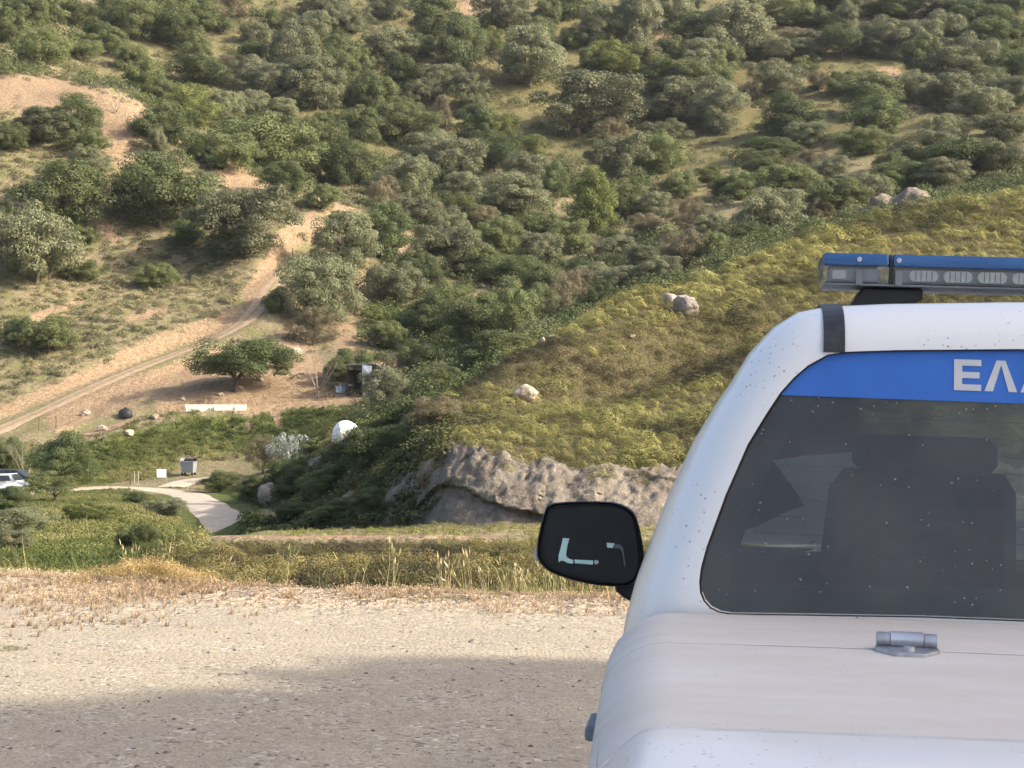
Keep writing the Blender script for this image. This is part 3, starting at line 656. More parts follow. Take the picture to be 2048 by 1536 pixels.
# the trees and bushes round the farm and the valley road
def pl(name, u, v, w_, h_, k, label, cat, dmin=30, seed=0, group=None):
    p = hit(u, v, dmin); s = p[1] / FPX
    return plant(name, (p[0], p[1], p[2] - 0.05), w_ * s * 1.05, h_ * s * 1.05, k, label, cat, group, seed)
pl('round_tree', 470, 782, 182, 112, 'k', 'broad dark round tree on the bank above the water trough', 'tree', 140, 2)
pl('bare_tree', 637, 798, 84, 92, 'x', 'leafless grey tree on the red terrace beside the shed', 'tree', 140, 0)
pl('farm_tree', 786, 832, 104, 104, 'o', 'bushy grey-green tree in front of the farm shed', 'tree', 120, 3)
pl('farm_tree', 690, 772, 64, 62, 'g', 'small green tree between the bare tree and the shed', 'tree', 150, 1)
pl('farm_tree', 885, 790, 90, 60, 'g', 'leafy green tree behind the crest end of the spur', 'tree', 110, 2)
pl('dry_bush', 868, 862, 110, 78, 'r', 'dry brownish bush hanging over the corner of the cliff', 'bush', 50, 1)
pl('roadside_tree', 132, 978, 128, 112, 'k', 'dark tree beside the parked white pickup', 'tree', 120, 1)
pl('bare_tree', 52, 972, 76, 98, 'x', 'leafless grey tree between the parked vehicles and the dark tree', 'tree', 120, 1)
pl('roadside_bush', 108, 1003, 100, 58, 'g', 'rounded green bush covering the front of the white pickup', 'bush', 100, 3)
pl('roadside_tree', 8, 945, 80, 76, 'g', 'green tree at the left border behind the parked vehicles', 'tree', 140, 2)
pl('bare_bush', 206, 893, 44, 66, 'x', 'thin leafless bush on the green bank below the black tank', 'bush', 140, 1)
pl('dry_bush', 525, 948, 76, 76, 'r', 'brownish bush on the verge left of the silvery shrub', 'bush', 100, 2)
pl('silver_shrub', 590, 945, 78, 88, 's', 'shrub with glinting silver-white leaves near the white tank', 'bush', 100, 0)
pl('verge_bush', 440, 985, 74, 46, 'g', 'low green bush where the gravel drive leaves the road', 'bush', 100, 0)
pl('verge_bush', 505, 1000, 70, 48, 'k', 'dark bush at the toe of the spur by the road bend', 'bush', 90, 1)
pl('meadow_bush', 332, 1038, 78, 48, 'o', 'grey-green bush at the inner edge of the road bend', 'bush', 60, 1)
pl('meadow_bush', 262, 1010, 46, 30, 'k', 'small dark bush in the meadow below the road', 'bush', 60, 0)
pl('meadow_bush', 268, 1112, 74, 70, 'k', 'dark leafy bush at the edge of the meadow', 'bush', 20, 2)
pl('meadow_bush', 60, 1070, 130, 60, 'o', 'wide greyish bush at the left border of the meadow', 'bush', 40, 3)
pl('meadow_bush', 20, 1105, 110, 50, 'o', 'low greyish bush just below the lot at the left border', 'bush', 30, 0)
pl('meadow_bush', 25, 1035, 90, 60, 'k', 'dark bush below the parked white pickup', 'bush', 60, 3)
pl('meadow_bush', 180, 1045, 90, 44, 'b', 'yellow-green herb clump in the middle of the meadow', 'bush', 40, 1)
for i, (u, v, w_, h_, k) in enumerate([(735,955,130,105,'k'),(660,1000,110,70,'k'),(610,955,80,50,'g'),(590,1010,90,60,'k'),(742,918,60,36,'k'),(630,910,70,34,'g'),(800,905,90,60,'k'),(560,960,60,40,'k'),(745,1030,90,60,'k'),(680,1045,90,50,'k'),(610,1045,90,45,'k'),(830,1030,40,36,'g')]):
    pl('flank_shrub', u, v, w_, h_, k, 'dark evergreen shrub on the shaded spur flank, ' + ORD[i] + ' planted', 'shrub', 34, i, 'dark shrubs on the spur flank')['label'] = \
      ['largest dark shrub on the shaded spur flank', 'dark shrub low on the flank above the road', 'green shrub on the flank beside the silvery shrub', 'dark shrub next to the upright grey boulder',
       'dark shrub under the white tank', 'green shrub on the flank crest below the white tank', 'dark shrub left of the dry bush on the cliff', 'small dark shrub above the upright boulder',
       'dark shrub at the foot of the flank beside the cliff', 'dark shrub at the flank foot behind the earth path', 'dark shrub at the flank foot nearest the road', 'small green shrub at the cliff foot'][i]
# trees standing beside the lot, out of frame: they shade the pickup and the front of the lot
CROWN['t'] = [crown_mesh('crown', LEAF['k'], 4242 + i, nclump=190, per=130, leaf=0.034, low=0.10, clump=(0.10, 0.15), lob=0.3) for i in range(2)]
for (x, y, wd, ht, s_, lb) in [(28.0, -5.6, 13.8, 27.0, 0, 'tallest dense tree on the rise beside the lot'), (27.0, 1.25, 7.8, 18.8, 1, 'slimmer dense tree beside the tallest one by the lot'), (30.0, -15.5, 14.0, 24.0, 1, 'broad dense tree behind the lot'), (37.0, -9.3, 15.5, 35.0, 0, 'very tall tree standing behind the trees by the lot')]:
    plant('lot_tree', (x, y, -0.5), wd, ht, 't', lb, 'tree', 'trees beside the lot', s_)
# ------------------------------------------------------------------ scattered cover
def cushion(name, mat, seed, n=90, leaf=0.075, flat=0.75, asp=0.7, r0=0.75, jit=0.45):
    r = np.random.default_rng(seed); d = sph(r, n); d[:, 2] = np.abs(d[:, 2])
    lump = 1 + 0.25 * np.sin(d[:, 0] * 5 + seed) * np.cos(d[:, 1] * 4 + seed)
    P = d * (r.uniform(r0, 1.05, (n, 1)) * lump[:, None]) * [0.5, 0.5, 0.5 * flat]
    V, F = leaf_quads(P, d + jit * r.normal(size=(n, 3)), leaf * r.uniform(0.7, 1.4, n), asp, r)
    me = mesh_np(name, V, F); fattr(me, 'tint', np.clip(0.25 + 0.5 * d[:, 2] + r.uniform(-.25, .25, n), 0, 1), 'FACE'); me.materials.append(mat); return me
def tuft(name, mat, seed, n=14, h=1.0, lean=0.5, wd=0.02, seedhead=0.0):
    r = np.random.default_rng(seed); V = []; F = []; T = []
    for i in range(n):
        a = r.uniform(0, 6.28); b = np.array([math.cos(a), math.sin(a), 0]); o = b * r.uniform(0, .18); hh = h * r.uniform(.55, 1.1); ln = lean * r.uniform(.2, 1.2)
        sd = np.array([-b[1], b[0], 0]) * wd * r.uniform(.6, 1.3)
        p0 = o; p1 = o + b * ln * .25 * hh + [0, 0, hh * .55]; p2 = o + b * ln * .7 * hh + [0, 0, hh * (1 - .25 * ln)]
        k = len(V); V += [p0 - sd, p0 + sd, p1 + sd * .8, p1 - sd * .8, p2 + sd * .15, p2 - sd * .15]; F += [(k, k + 1, k + 2, k + 3), (k + 3, k + 2, k + 4, k + 5)]; t = r.uniform(0, 1); T += [t, t]
        if seedhead and r.random() < seedhead:
            k = len(V); q = sd * 3.0; up = (p2 - p1); up /= np.linalg.norm(up)
            V += [p2 - up * .02, p2 + up * .06 + q, p2 + up * .16, p2 + up * .06 - q]; F += [(k, k + 1, k + 2, k + 3)]; T += [0.9]
    me = mesh_np(name, np.array(V), np.array(F)); fattr(me, 'tint', T, 'FACE'); me.materials.append(mat); return me
def scatter(name, label, P, S, hue, meshes, cat=None, tilt=0.15, zs=None):
    n = len(P); r = np.random.default_rng(n)
    me = bpy.data.meshes.new(name); me.vertices.add(n); me.vertices.foreach_set('co', np.asarray(P, np.float32).ravel())
    S = np.asarray(S, float); S3 = np.stack([S, S, S * (1 if zs is None else zs)], -1)
    a = me.attributes.new('scl', 'FLOAT_VECTOR', 'POINT'); a.data.foreach_set('vector', S3.astype(np.float32).ravel())
    ro = np.stack([r.normal(0, tilt, n), r.normal(0, tilt, n), r.uniform(0, 6.28, n)], -1)
    a = me.attributes.new('rot', 'FLOAT_VECTOR', 'POINT'); a.data.foreach_set('vector', ro.astype(np.float32).ravel())
    fattr(me, 'hue', np.clip(hue, 0, 1))
    a = me.attributes.new('idx', 'INT', 'POINT'); a.data.foreach_set('value', r.integers(0, len(meshes), n).astype(np.int32))
    o = obj(name, me, meshes[0].materials[0])
    g = bpy.data.node_groups.new(name, 'GeometryNodeTree')
    g.interface.new_socket('Geometry', in_out='INPUT', socket_type='NodeSocketGeometry'); g.interface.new_socket('Geometry', in_out='OUTPUT', socket_type='NodeSocketGeometry')
    N = g.nodes.new; L = g.links.new
    gi = N('NodeGroupInput'); go = N('NodeGroupOutput'); jn = N('GeometryNodeJoinGeometry')
    def na(nm, dt):
        x = N('GeometryNodeInputNamedAttribute'); x.data_type = dt; x.inputs['Name'].default_value = nm; return x.outputs['Attribute']
    idx = na('idx', 'INT'); rot = na('rot', 'FLOAT_VECTOR'); scl = na('scl', 'FLOAT_VECTOR')
    for k, m in enumerate(meshes):
        src = bpy.data.objects.new(name + '_source', m)          # not linked to the scene
        oi = N('GeometryNodeObjectInfo'); oi.inputs['Object'].default_value = src
        cmp_ = N('FunctionNodeCompare'); cmp_.data_type = 'INT'; cmp_.operation = 'EQUAL'
        ip = N('GeometryNodeInstanceOnPoints')
        ints = [s for s in cmp_.inputs if s.type == 'INT']
        L(idx, ints[0]); ints[1].default_value = k
        L(gi.outputs[0], ip.inputs['Points']); L(oi.outputs['Geometry'], ip.inputs['Instance']); L(cmp_.outputs[0], ip.inputs['Selection'])
        L(rot, ip.inputs['Rotation']); L(scl, ip.inputs['Scale']); L(ip.outputs[0], jn.inputs[0])
    L(jn.outputs[0], go.inputs[0])
    md = o.modifiers.new('scatter', 'NODES'); md.node_group = g
    return tag(o, label, cat, None, 'stuff')
def sample(n, u0, u1, d0, d1, keep, seed):
    """points spread evenly over the ground between two bearings and distances"""
    r = np.random.default_rng(seed)
    a = (r.uniform(u0, u1, n) - 1024) / FPX; d = np.sqrt(r.uniform(d0 ** 2, d1 ** 2, n)); x = a * d
    m = keep(x, d, 1024 + a * FPX, r); x, d = x[m], d[m]
    return np.stack([x, d, H(x, d)], -1)
def field(A, x, d):
    a = x2a(x, d); i = np.clip(np.searchsorted(aa, a), 0, NA - 1); j = np.clip(np.searchsorted(dd, d), 0, ND - 1); return A[i, j]
def roads_clear(x, d, m=2.3):
    ok = np.ones(x.shape, bool)
    for P, h in ((valley, m), (fork, m - .7), (track, m - .4), (terrace, m - .9)):
        ds, _ = polydist(x, d, P[::3]); ok &= ds > h
    return ok
knot = lambda x, d, k: np.interp(x / np.maximum(d, 1), aa, kd[:, k])
# 1 cushions on the spur
M_cush = scattermat('cushion_shrub', ((0.060, 0.052, 0.030), (0.095, 0.092, 0.040), (0.195, 0.188, 0.066), (0.300, 0.280, 0.098)))
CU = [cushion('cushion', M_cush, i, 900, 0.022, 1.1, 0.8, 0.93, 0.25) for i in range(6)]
def k_spur(x, d, u, r): return (d > np.minimum(knot(x, d, 7), knot(x, d, 6) + 6) - 0.7 - 0.5 * np.sin(u * 0.045) - 0.3 * np.sin(u * 0.017)) & (d < knot(x, d, 9) + 6) & (u > 600 + r.normal(0, 40, len(u)))
rg0 = np.random.default_rng(11); gy0 = []
dq = 50.0
while dq < 136:
    stp = 0.50 + 0.0042 * (dq - 50); xs0 = np.arange(-0.13 * dq, 0.52 * dq, stp)
    gy0.append(np.stack([xs0 + rg0.uniform(-.42, .42, len(xs0)) * stp + 0.5 * stp * (len(gy0) % 2), dq + rg0.uniform(-.42, .42, len(xs0)) * stp, np.full(len(xs0), stp)], -1)); dq += stp * 0.92
Pq = np.concatenate(gy0); Pq = Pq[k_spur(Pq[:, 0], Pq[:, 1], 1024 + FPX * Pq[:, 0] / Pq[:, 1], rg0) & (rg0.random(len(Pq)) < 0.93 + 1.4 * np.minimum(0, fbm(Pq[:, 0], Pq[:, 1], 0.25, 3, 24) + 0.08))]
P = np.stack([Pq[:, 0], Pq[:, 1], H(Pq[:, 0], Pq[:, 1])], -1)
hue = 0.52 + 2.4 * fbm(P[:, 0] + .5 * P[:, 1], P[:, 1], 0.13, 3, 21) + 1.1 * fbm(P[:, 0], P[:, 1], 1.2, 2, 22)
S = Pq[:, 2] * np.exp(np.random.default_rng(5).normal(0.0, 0.36, len(P))) * (1 + 0.5 * fbm(P[:, 0], P[:, 1], 0.2, 2, 23))
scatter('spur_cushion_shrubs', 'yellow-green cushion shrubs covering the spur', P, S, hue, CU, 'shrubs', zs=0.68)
# 2 grey-green phrygana on the left slope and under the far trees
M_phry = scattermat('phrygana', ((0.070, 0.075, 0.036), (0.115, 0.122, 0.062), (0.180, 0.175, 0.092), (0.27, 0.235, 0.13)))
PH = [cushion('low_shrub', M_phry, 30 + i, 120, 0.06, 0.85, 0.7, 0.8) for i in range(4)]
def k_left(x, d, u, r): return (d > knot(x, d, 14) + 1.5) & (d < knot(x, d, 18)) & (field(soil, x, d) < r.uniform(0.15, 0.8, len(x))) & roads_clear(x, d, 3.0)
P = sample(14000, -450, 760, 150, 275, k_left, 12)
hue = 0.5 + 1.3 * fbm(P[:, 0], P[:, 1], 0.1, 3, 31) + np.random.default_rng(1).normal(0, .2, len(P))
scatter('hillside_low_shrubs', 'small grey-green shrubs dotting the slope above the track', P, np.random.default_rng(2).uniform(0.45, 1.25, len(P)), hue, PH, 'shrubs', zs=1.0)
def k_far(x, d, u, r): return (d > knot(x, d, 11)) & roads_clear(x, d, 3.0) & (u > 560) | (d > knot(x, d, 18))
P = sample(9000, -600, 2800, 150, 420, k_far, 13)
hue = 0.45 + 1.2 * fbm(P[:, 0], P[:, 1], 0.07, 3, 32) + np.random.default_rng(3).normal(0, .2, len(P))
scatter('far_slope_scrub', 'low scrub between the trees of the far hillside', P, np.random.default_rng(4).uniform(0.6, 1.9, len(P)), hue, PH, 'shrubs', zs=0.75)
M_scr = scattermat('green_scrub', ((0.0530, 0.0694, 0.0262), (0.0857, 0.1061, 0.0408), (0.1265, 0.1387, 0.0612), (0.1632, 0.1550, 0.0816)))
SC = [cushion('green_shrub', M_scr, 50 + i, 420, 0.034, 1.05, 0.7, 0.7) for i in range(5)]
def k_rav(x, d, u, r): return (d > knot(x, d, 10) + 4) & (u > 700 - 0.4 * (d - 160)) & (r.random(len(x)) < np.where(u > 2090, 0.55, np.clip((255 + 60 * ((u > 760) & (u < 1330)) - d) / 60, 0.06, 1.0))) & roads_clear(x, d, 3)
P = sample(7300, 620, 2800, 125, 400, k_rav, 14)
scatter('ravine_undergrowth', 'green undergrowth filling the ravine between the trees', P, np.random.default_rng(6).uniform(1.2, 3.6, len(P)), 0.45 + 1.2 * fbm(P[:, 0], P[:, 1], 0.09, 3, 33), SC, 'undergrowth')
def k_up(x, d, u, r): return (d > knot(x, d, 17)) & (r.random(len(x)) < 0.8)
P = sample(1600, -600, 800, 225, 400, k_up, 15)
scatter('upper_slope_bushes', 'green bushes on the upper slope behind the eroded bank', P, np.random.default_rng(7).uniform(1.6, 4.0, len(P)), 0.55 + 1.2 * fbm(P[:, 0], P[:, 1], 0.09, 3, 34), SC, 'bushes')
# 3 herbs of the green bank, the meadow and the verges
M_herb = scattermat('green_herb', ((0.072, 0.092, 0.030), (0.112, 0.132, 0.042), (0.175, 0.182, 0.062), (0.275, 0.250, 0.105)), 0.3)
HB = [cushion('herb_clump', M_herb, 70 + i, 110, 0.065, 0.8, 0.45) for i in range(5)] + [tuft('herb_tuft', M_herb, 80, 16, 0.7, 0.9, 0.03)]
def k_bank(x, d, u, r): return (d > 138) & (d < knot(x, d, 13) + 0.5) & roads_clear(x, d, 2.2) & (field(soil, x, d) < 0.5) & (field(green, x, d) > r.uniform(0, .7, len(x)))
P = sample(12000, -120, 780, 136, 172, k_bank, 16)
scatter('bank_herbs', 'lush green herbs on the bank between road and terrace', P, np.random.default_rng(8).uniform(0.4, 1.1, len(P)), 0.35 + 1.6 * fbm(P[:, 0], P[:, 1], 0.16, 3, 41) + np.interp(P[:, 1], [140, 150, 165], [.35, .15, -.1]), HB, 'herbs', zs=0.8)
def k_mead(x, d, u, r): return roads_clear(x, d, 2.6) & (d > knot(x, d, 0) + 2.5) & ((u < 420) | (d > 28)) & (u < 560) & (d < 138) & ~((u > 375) & (d < 99) & (d > 28))
P = np.concatenate([sample(23000, -450, 600, 34, 138, k_mead, 17), sample(4500, -100, 400, 16, 40, k_mead, 18)])
scatter('meadow_herbs', 'bright green herbs and grasses of the valley meadow', P, np.random.default_rng(9).uniform(0.25, 0.75, len(P)) * np.interp(P[:, 1], [16, 40, 95, 115], [.35, .8, 1.2, .6]), 0.50 + 1.7 * fbm(P[:, 0], P[:, 1], 0.13, 3, 42) + np.random.default_rng(1).normal(0, .12, len(P)), HB, 'herbs')
def k_foot(x, d, u, r): return (d > 27.3) & (d < knot(x, d, 6) + 0.4) & roads_clear(x, d, 3.4) & (u > 560)
P = sample(10500, 480, 2600, 27, 108, k_foot, 19)
scatter('cliff_foot_grass', 'yellowing grass between the earth path and the cliff', P, np.random.default_rng(10).uniform(0.10, 0.26, len(P)), 0.72 + 1.0 * fbm(P[:, 0], P[:, 1], 0.3, 3, 43), HB, 'grass')
def k_flank(x, d, u, r): return (d > knot(x, d, 6)) & (d < knot(x, d, 10)) & (u < 900) & (u > 490) & roads_clear(x, d, 3)
P = sample(5200, 490, 900, 54, 124, k_flank, 20)
M_fl = scattermat('flank_scrub', ((0.030, 0.042, 0.016), (0.055, 0.068, 0.026), (0.085, 0.092, 0.038), (0.14, 0.13, 0.06)))
FL = [cushion('flank_shrub_clump', M_fl, 90 + i, 90, 0.07, 0.9) for i in range(3)]
scatter('flank_scrub', 'dark low scrub on the rocky flank of the spur', P, np.random.default_rng(11).uniform(0.35, 1.1, len(P)), 0.5 + 1.6 * fbm(P[:, 0], P[:, 1], 0.2, 3, 44), FL, 'scrub')
# 4 thorny cushions on the near bank
M_thorn = scattermat('thorny_burnet', ((0.055, 0.050, 0.030), (0.105, 0.095, 0.040), (0.19, 0.16, 0.062), (0.30, 0.24, 0.10)), 0.15)
TH = [cushion('thorn_cushion', M_thorn, 110 + i, 900, 0.022, 1.1, 0.55, 0.86, 0.35) for i in range(4)]
def k_bk(x, d, u, r): return (d > 17.6) & (d < 23.6 + 0.25 * np.sin(u * 0.03)) & (u > 340 + 30 * np.sin(d * 2)) & (u < 2600)
P = sample(1950, 330, 2600, 17.4, 24, k_bk, 21)
hue = 0.36 + 2.2 * fbm(P[:, 0], P[:, 1], 0.9, 3, 51)
scatter('bank_thorn_shrubs', 'thorny cushion shrubs on the low bank beyond the lot', P, np.random.default_rng(12).uniform(0.22, 0.55, len(P)) * np.interp(P[:, 1], [18, 20.5, 22, 23.6], [1, .85, .55, .25]), hue, TH, 'shrubs', zs=0.9)
p0 = hit(285, 1166, 10); r = np.random.default_rng(13)
P = np.stack([p0[0] + r.normal(0, 0.26, 90), p0[1] + r.normal(0.2, 0.25, 90), np.zeros(90)], -1); P[:, 2] = H(P[:, 0], P[:, 1]) + 0.10 * np.exp(-((P[:, 0] - p0[0]) / .3) ** 2)
M_mound = scattermat('dry_thorn', ((0.20, 0.15, 0.06), (0.30, 0.22, 0.09), (0.40, 0.29, 0.13), (0.52, 0.38, 0.19)), 0.15)
scatter('dry_thorn_mound', 'straw-coloured thorn mound on the edge of the lot', P, r.uniform(0.14, 0.26, 90), r.uniform(0.2, 0.9, 90), [cushion('dry_cushion', M_mound, 130 + i, 300, 0.03, 0.9, 0.35, 0.6) for i in range(3)], 'shrub')
# 5 dry grass along the lot
M_dry = scattermat('dry_grass', ((0.33, 0.24, 0.155), (0.42, 0.32, 0.215), (0.52, 0.41, 0.29), (0.27, 0.26, 0.115)), 0.35)
DG = [tuft('dry_tuft', M_dry, 140 + i, 16, 1.0, 1.0, 0.035, 0.5) for i in range(4)]
def k_dry(x, d, u, r):
    e = knot(x, d, 0); return (d > e - 0.4 - 1.8 * np.clip((620 - u) / 500, 0, 1) + 1.6 * fbm(x, d, 0.8, 3, 77) + 0.55 * r.normal(0, 1, len(x))) & (d < e + 2.6) & (r.random(len(x)) < 0.48 + 2.4 * fbm(x, d, 1.3, 3, 78))
P = sample(72000, -500, 2350, 10.5, 18, k_dry, 22)
hue = np.clip(0.38 + 1.0 * fbm(P[:, 0], P[:, 1], 0.9, 3, 61), 0, 0.72) + 0.28 * (np.random.default_rng(14).random(len(P)) < 0.06)
scatter('dry_verge_grass', 'dry straw-coloured grass along the edge of the lot', P, np.clip(0.030 * np.exp(np.random.default_rng(15).normal(0, 0.5, len(P))), 0, 0.065) * (1 + 0.5 * fbm(P[:, 0], P[:, 1], 0.7, 2, 62)), hue, DG, 'grass', tilt=.3)
M_stalk = scattermat('grass_stalk', ((0.36, 0.27, 0.16), (0.44, 0.35, 0.21), (0.36, 0.33, 0.16), (0.22, 0.24, 0.10)), 0.35)
ST = [tuft('stalks', M_stalk, 150 + i, 6, 1.0, 0.55, 0.005, 0.8) for i in range(4)]
def k_st(x, d, u, r): return (d > knot(x, d, 0) + 0.4) & (d < knot(x, d, 0) + 3.5) & (r.random(len(x)) < np.where((u > 860) & (u < 1230), 1.0, 0.22))
P = sample(560, -400, 2200, 13, 18, k_st, 23)
scatter('tall_grass_stalks', 'thin tall grass stalks standing along the lot edge', P, np.random.default_rng(16).uniform(0.15, 0.5, len(P)), np.random.default_rng(17).random(len(P)), ST, 'grass')
GT = [tuft('green_tuft', M_herb, 160 + i, 26, 1.0, 0.7, 0.012) for i in range(3)]
def k_gt(x, d, u, r): return (d > knot(x, d, 0) + 0.6) & (d < 24) & (r.random(len(x)) < np.clip((u - 820) / 250, 0.02, 1))
P = sample(5000, 300, 2600, 13.5, 24, k_gt, 24)
scatter('lot_edge_green_grass', 'fresh green grass tufts beyond the lot beside the mirror', P, np.random.default_rng(18).uniform(0.06, 0.17, len(P)), np.random.default_rng(19).uniform(.5, 1, len(P)), GT, 'grass')
GC = [cushion('weed_clump', M_herb, 170 + i, 120, 0.05, 0.5, 0.4) for i in range(2)]
pw = [hit(u, v, 8) for u, v in [(905,1198),(930,1200),(950,1203),(880,1196),(840,1200),(15,1302),(35,1300),(1000,1200),(1080,1198),(240,1247)]]
scatter('lot_weeds', 'small green weeds growing in the gravel edge', np.array(pw), np.full(len(pw), 0.16), np.full(len(pw), .55), GC, 'weeds', zs=.5)
# 6 loose stones on the lot
M_peb = scattermat('lot_stone', ((0.12, 0.10, 0.085), (0.30, 0.25, 0.20), (0.42, 0.36, 0.28), (0.54, 0.47, 0.38)), 0.0)
def pebble(i):
    bm = bmesh.new(); bmesh.ops.create_icosphere(bm, subdivisions=1, radius=0.5)
    for v in bm.verts: v.co = Vector((v.co.x, v.co.y * .8, v.co.z * .6)) * (1 + 0.3 * mnoise.noise(v.co * 3 + Vector((i, 0, 0))))
    me = bpy.data.meshes.new('pebble'); bm.to_mesh(me); bm.free(); fattr(me, 'tint', np.full(len(me.polygons), .5), 'FACE'); me.materials.append(M_peb); return me
PB = [pebble(i) for i in range(4)]
def k_pb(x, d, u, r): return d < knot(x, d, 0) + 0.3
P = sample(24000, -500, 2450, 6.0, 15, k_pb, 25)
rr = np.random.default_rng(20)
S = rr.uniform(0.005, 0.014, len(P)) * np.where(rr.random(len(P)) < 0.025, 2.4, 1)
scatter('lot_pebbles', 'loose crushed stone lying on the gravel lot', P, S, np.where((rr.random(len(P)) < 0.16) | (S > 0.02), 0.05, rr.uniform(.35, 1, len(P))), PB, 'gravel')
# ------------------------------------------------------------------ the police pickup
def paint(name, dirt, film):
    t = NT(name); co = t.co()
    sp = t.voro(co, 105); rndc = t.voro(co, 105, 'F1', 'Color'); sc_ = t.n('ShaderNodeSeparateColor'); t.put(sc_.inputs[0], rndc)
    patch = t.ramp(t.noise(co, 4.5, 3), 0.38, 0.60)
    size = t.math('MULTIPLY', t.math('MULTIPLY', sc_.outputs[0], sc_.outputs[0]), 0.33)
    speck = t.math('MULTIPLY', t.ramp(t.math('SUBTRACT', sp, size), 0.02, -0.05), t.math('MULTIPLY', patch, t.ramp(sc_.outputs[1], 0.25, 0.35)))
    c = (0.83, 0.81, 0.78)
    st = t.noise(t.scale(co, (3.0, 9, 4)), 1.0, 6, 0.65)
    fl = t.math('MULTIPLY', t.ramp(st, 0.2, 0.8, 0.72, 1.0), film)
    fl = t.math('MULTIPLY', fl, t.ramp(t.noise(co, 1.4, 3), 0.25, 0.6, 0.75, 1.0))
    c = t.mix(fl, c, (0.565, 0.495, 0.425))
    c = t.mix(t.math('MULTIPLY', speck, dirt), c, (0.16, 0.12, 0.085))
    rough = t.math('ADD', t.math('MULTIPLY', fl, 0.6), 0.28)
    return t.done(t.principled(c, rough, 0.4, 0, t.bump(t.noise(co, 60, 2), 0.02, 0.002), 0.35 if film < 0.5 else 0.0))
M_white = paint('white_paint', 0.75, 0.06)
M_lid = paint('dusty_white_paint', 0.3, 0.98)
M_lip = paint('spattered_white_paint', 0.85, 0.34)
M_wbead = simple('clean_white_edge', (0.86, 0.84, 0.80), 0.4, 0.4, vary=0.03)
M_black = simple('black_plastic', (0.016, 0.016, 0.017), 0.45, 0.4, vary=0.2, sc=20)
M_trim = simple('dark_grey_strap', (0.035, 0.035, 0.04), 0.55, 0.35, vary=0.3, sc=30)
M_rubber = simple('tyre_rubber', (0.02, 0.02, 0.02), 0.8, 0.2, vary=0.2, sc=10)
M_steel = simple('galvanised_steel', (0.42, 0.42, 0.44), 0.38, 0.5, 0.85, vary=0.15, sc=40)
M_alloy = simple('alloy', (0.5, 0.5, 0.52), 0.35, 0.5, 0.9)
M_seat = simple('seat_cloth', (0.045, 0.046, 0.05), 0.85, 0.2, vary=0.2, sc=30)
M_dash = simple('dashboard', (0.04, 0.04, 0.042), 0.7, 0.3)
M_red = simple('tail_lamp_red', (0.35, 0.01, 0.01), 0.2, 0.5)
M_amber = simple('indicator_lens', (0.62, 0.60, 0.56), 0.15, 0.6)
M_letter = simple('silver_letter', (0.56, 0.57, 0.58), 0.5, 0.4, vary=0.05, sc=30)
def bluefilm():
    t = NT('blue_film'); co = t.co(); v = t.voro(co, 110); n = t.noise(co, 9, 4)
    c = t.mix(t.ramp(n, 0.3, 0.7), (0.034, 0.135, 0.47), (0.042, 0.16, 0.54)); c = t.mix(t.ramp(v, 0.10, 0.03, 0, 0.35), c, (0.45, 0.45, 0.45))
    return t.done(t.principled(c, 0.5, 0.3))
M_blue = bluefilm()
def glass(name, tint, dust, speck=0.0, gloss=1.0):
    t = NT(name); co = t.co()
    tr = t.n('ShaderNodeBsdfTransparent'); tr.inputs[0].default_value = tint + (1,)
    gl = t.n('ShaderNodeBsdfGlossy'); gl.inputs['Roughness'].default_value = 0.02
    fr = t.n('ShaderNodeFresnel'); fr.inputs[0].default_value = 1.5
    m = t.n('ShaderNodeMixShader'); t.put(m.inputs[0], t.math('MULTIPLY', fr.outputs[0], gloss)); t.t.links.new(tr.outputs[0], m.inputs[1]); t.t.links.new(gl.outputs[0], m.inputs[2])
    df = t.n('ShaderNodeBsdfDiffuse'); df.inputs[0].default_value = (0.42, 0.41, 0.40, 1)
    d = t.ramp(t.noise(co, 5, 4), 0.3, 0.7, dust * 0.7, dust * 1.25)
    if speck:
        v = t.voro(co, 70); col = t.voro(co, 70, 'F1', 'Color'); sc_ = t.n('ShaderNodeSeparateColor'); t.put(sc_.inputs[0], col)
        s = t.math('MULTIPLY', t.ramp(t.math('SUBTRACT', v, t.math('MULTIPLY', sc_.outputs[0], 0.16)), 0.03, -0.03), t.ramp(sc_.outputs[1], 0.5, 0.6))
        d = t.math('ADD', d, t.math('MULTIPLY', s, speck), clamp=True)
    m2 = t.n('ShaderNodeMixShader'); t.put(m2.inputs[0], d); t.t.links.new(m.outputs[0], m2.inputs[1]); t.t.links.new(df.outputs[0], m2.inputs[2])
    return t.done(m2)
M_rear = glass('tinted_rear_glass', (0.30, 0.35, 0.32), 0.125, 0.45)
M_side = glass('side_glass', (0.55, 0.62, 0.57), 0.02)
M_wind = glass('windscreen_glass', (0.72, 0.80, 0.74), 0.02)
M_lens = glass('clear_lens', (0.90, 0.92, 0.94), 0.16)
def bluelens():
    t = NT('blue_lens'); c = t.mix(t.ramp(t.noise(t.scale(t.co(), (1, 1, 8)), 6, 3), 0.3, 0.7), (0.045, 0.135, 0.32), (0.065, 0.18, 0.39))
    tr = t.n('ShaderNodeBsdfTransparent'); tr.inputs[0].default_value = (0.06, 0.22, 0.75, 1)
    m = t.n('ShaderNodeMixShader'); m.inputs[0].default_value = 0.72; p = t.principled(c, 0.12, 0.5)
    t.t.links.new(tr.outputs[0], m.inputs[1]); t.t.links.new(p.outputs[0], m.inputs[2]); return t.done(m)
M_bluelens = bluelens()
M_frit = simple('black_glass_border', (0.018, 0.018, 0.02), 0.22, 0.5, vary=0.1)
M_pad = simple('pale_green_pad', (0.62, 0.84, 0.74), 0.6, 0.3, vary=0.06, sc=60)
M_led = simple('led_module', (0.85, 0.85, 0.80), 0.35, 0.4, vary=0.06, sc=60)
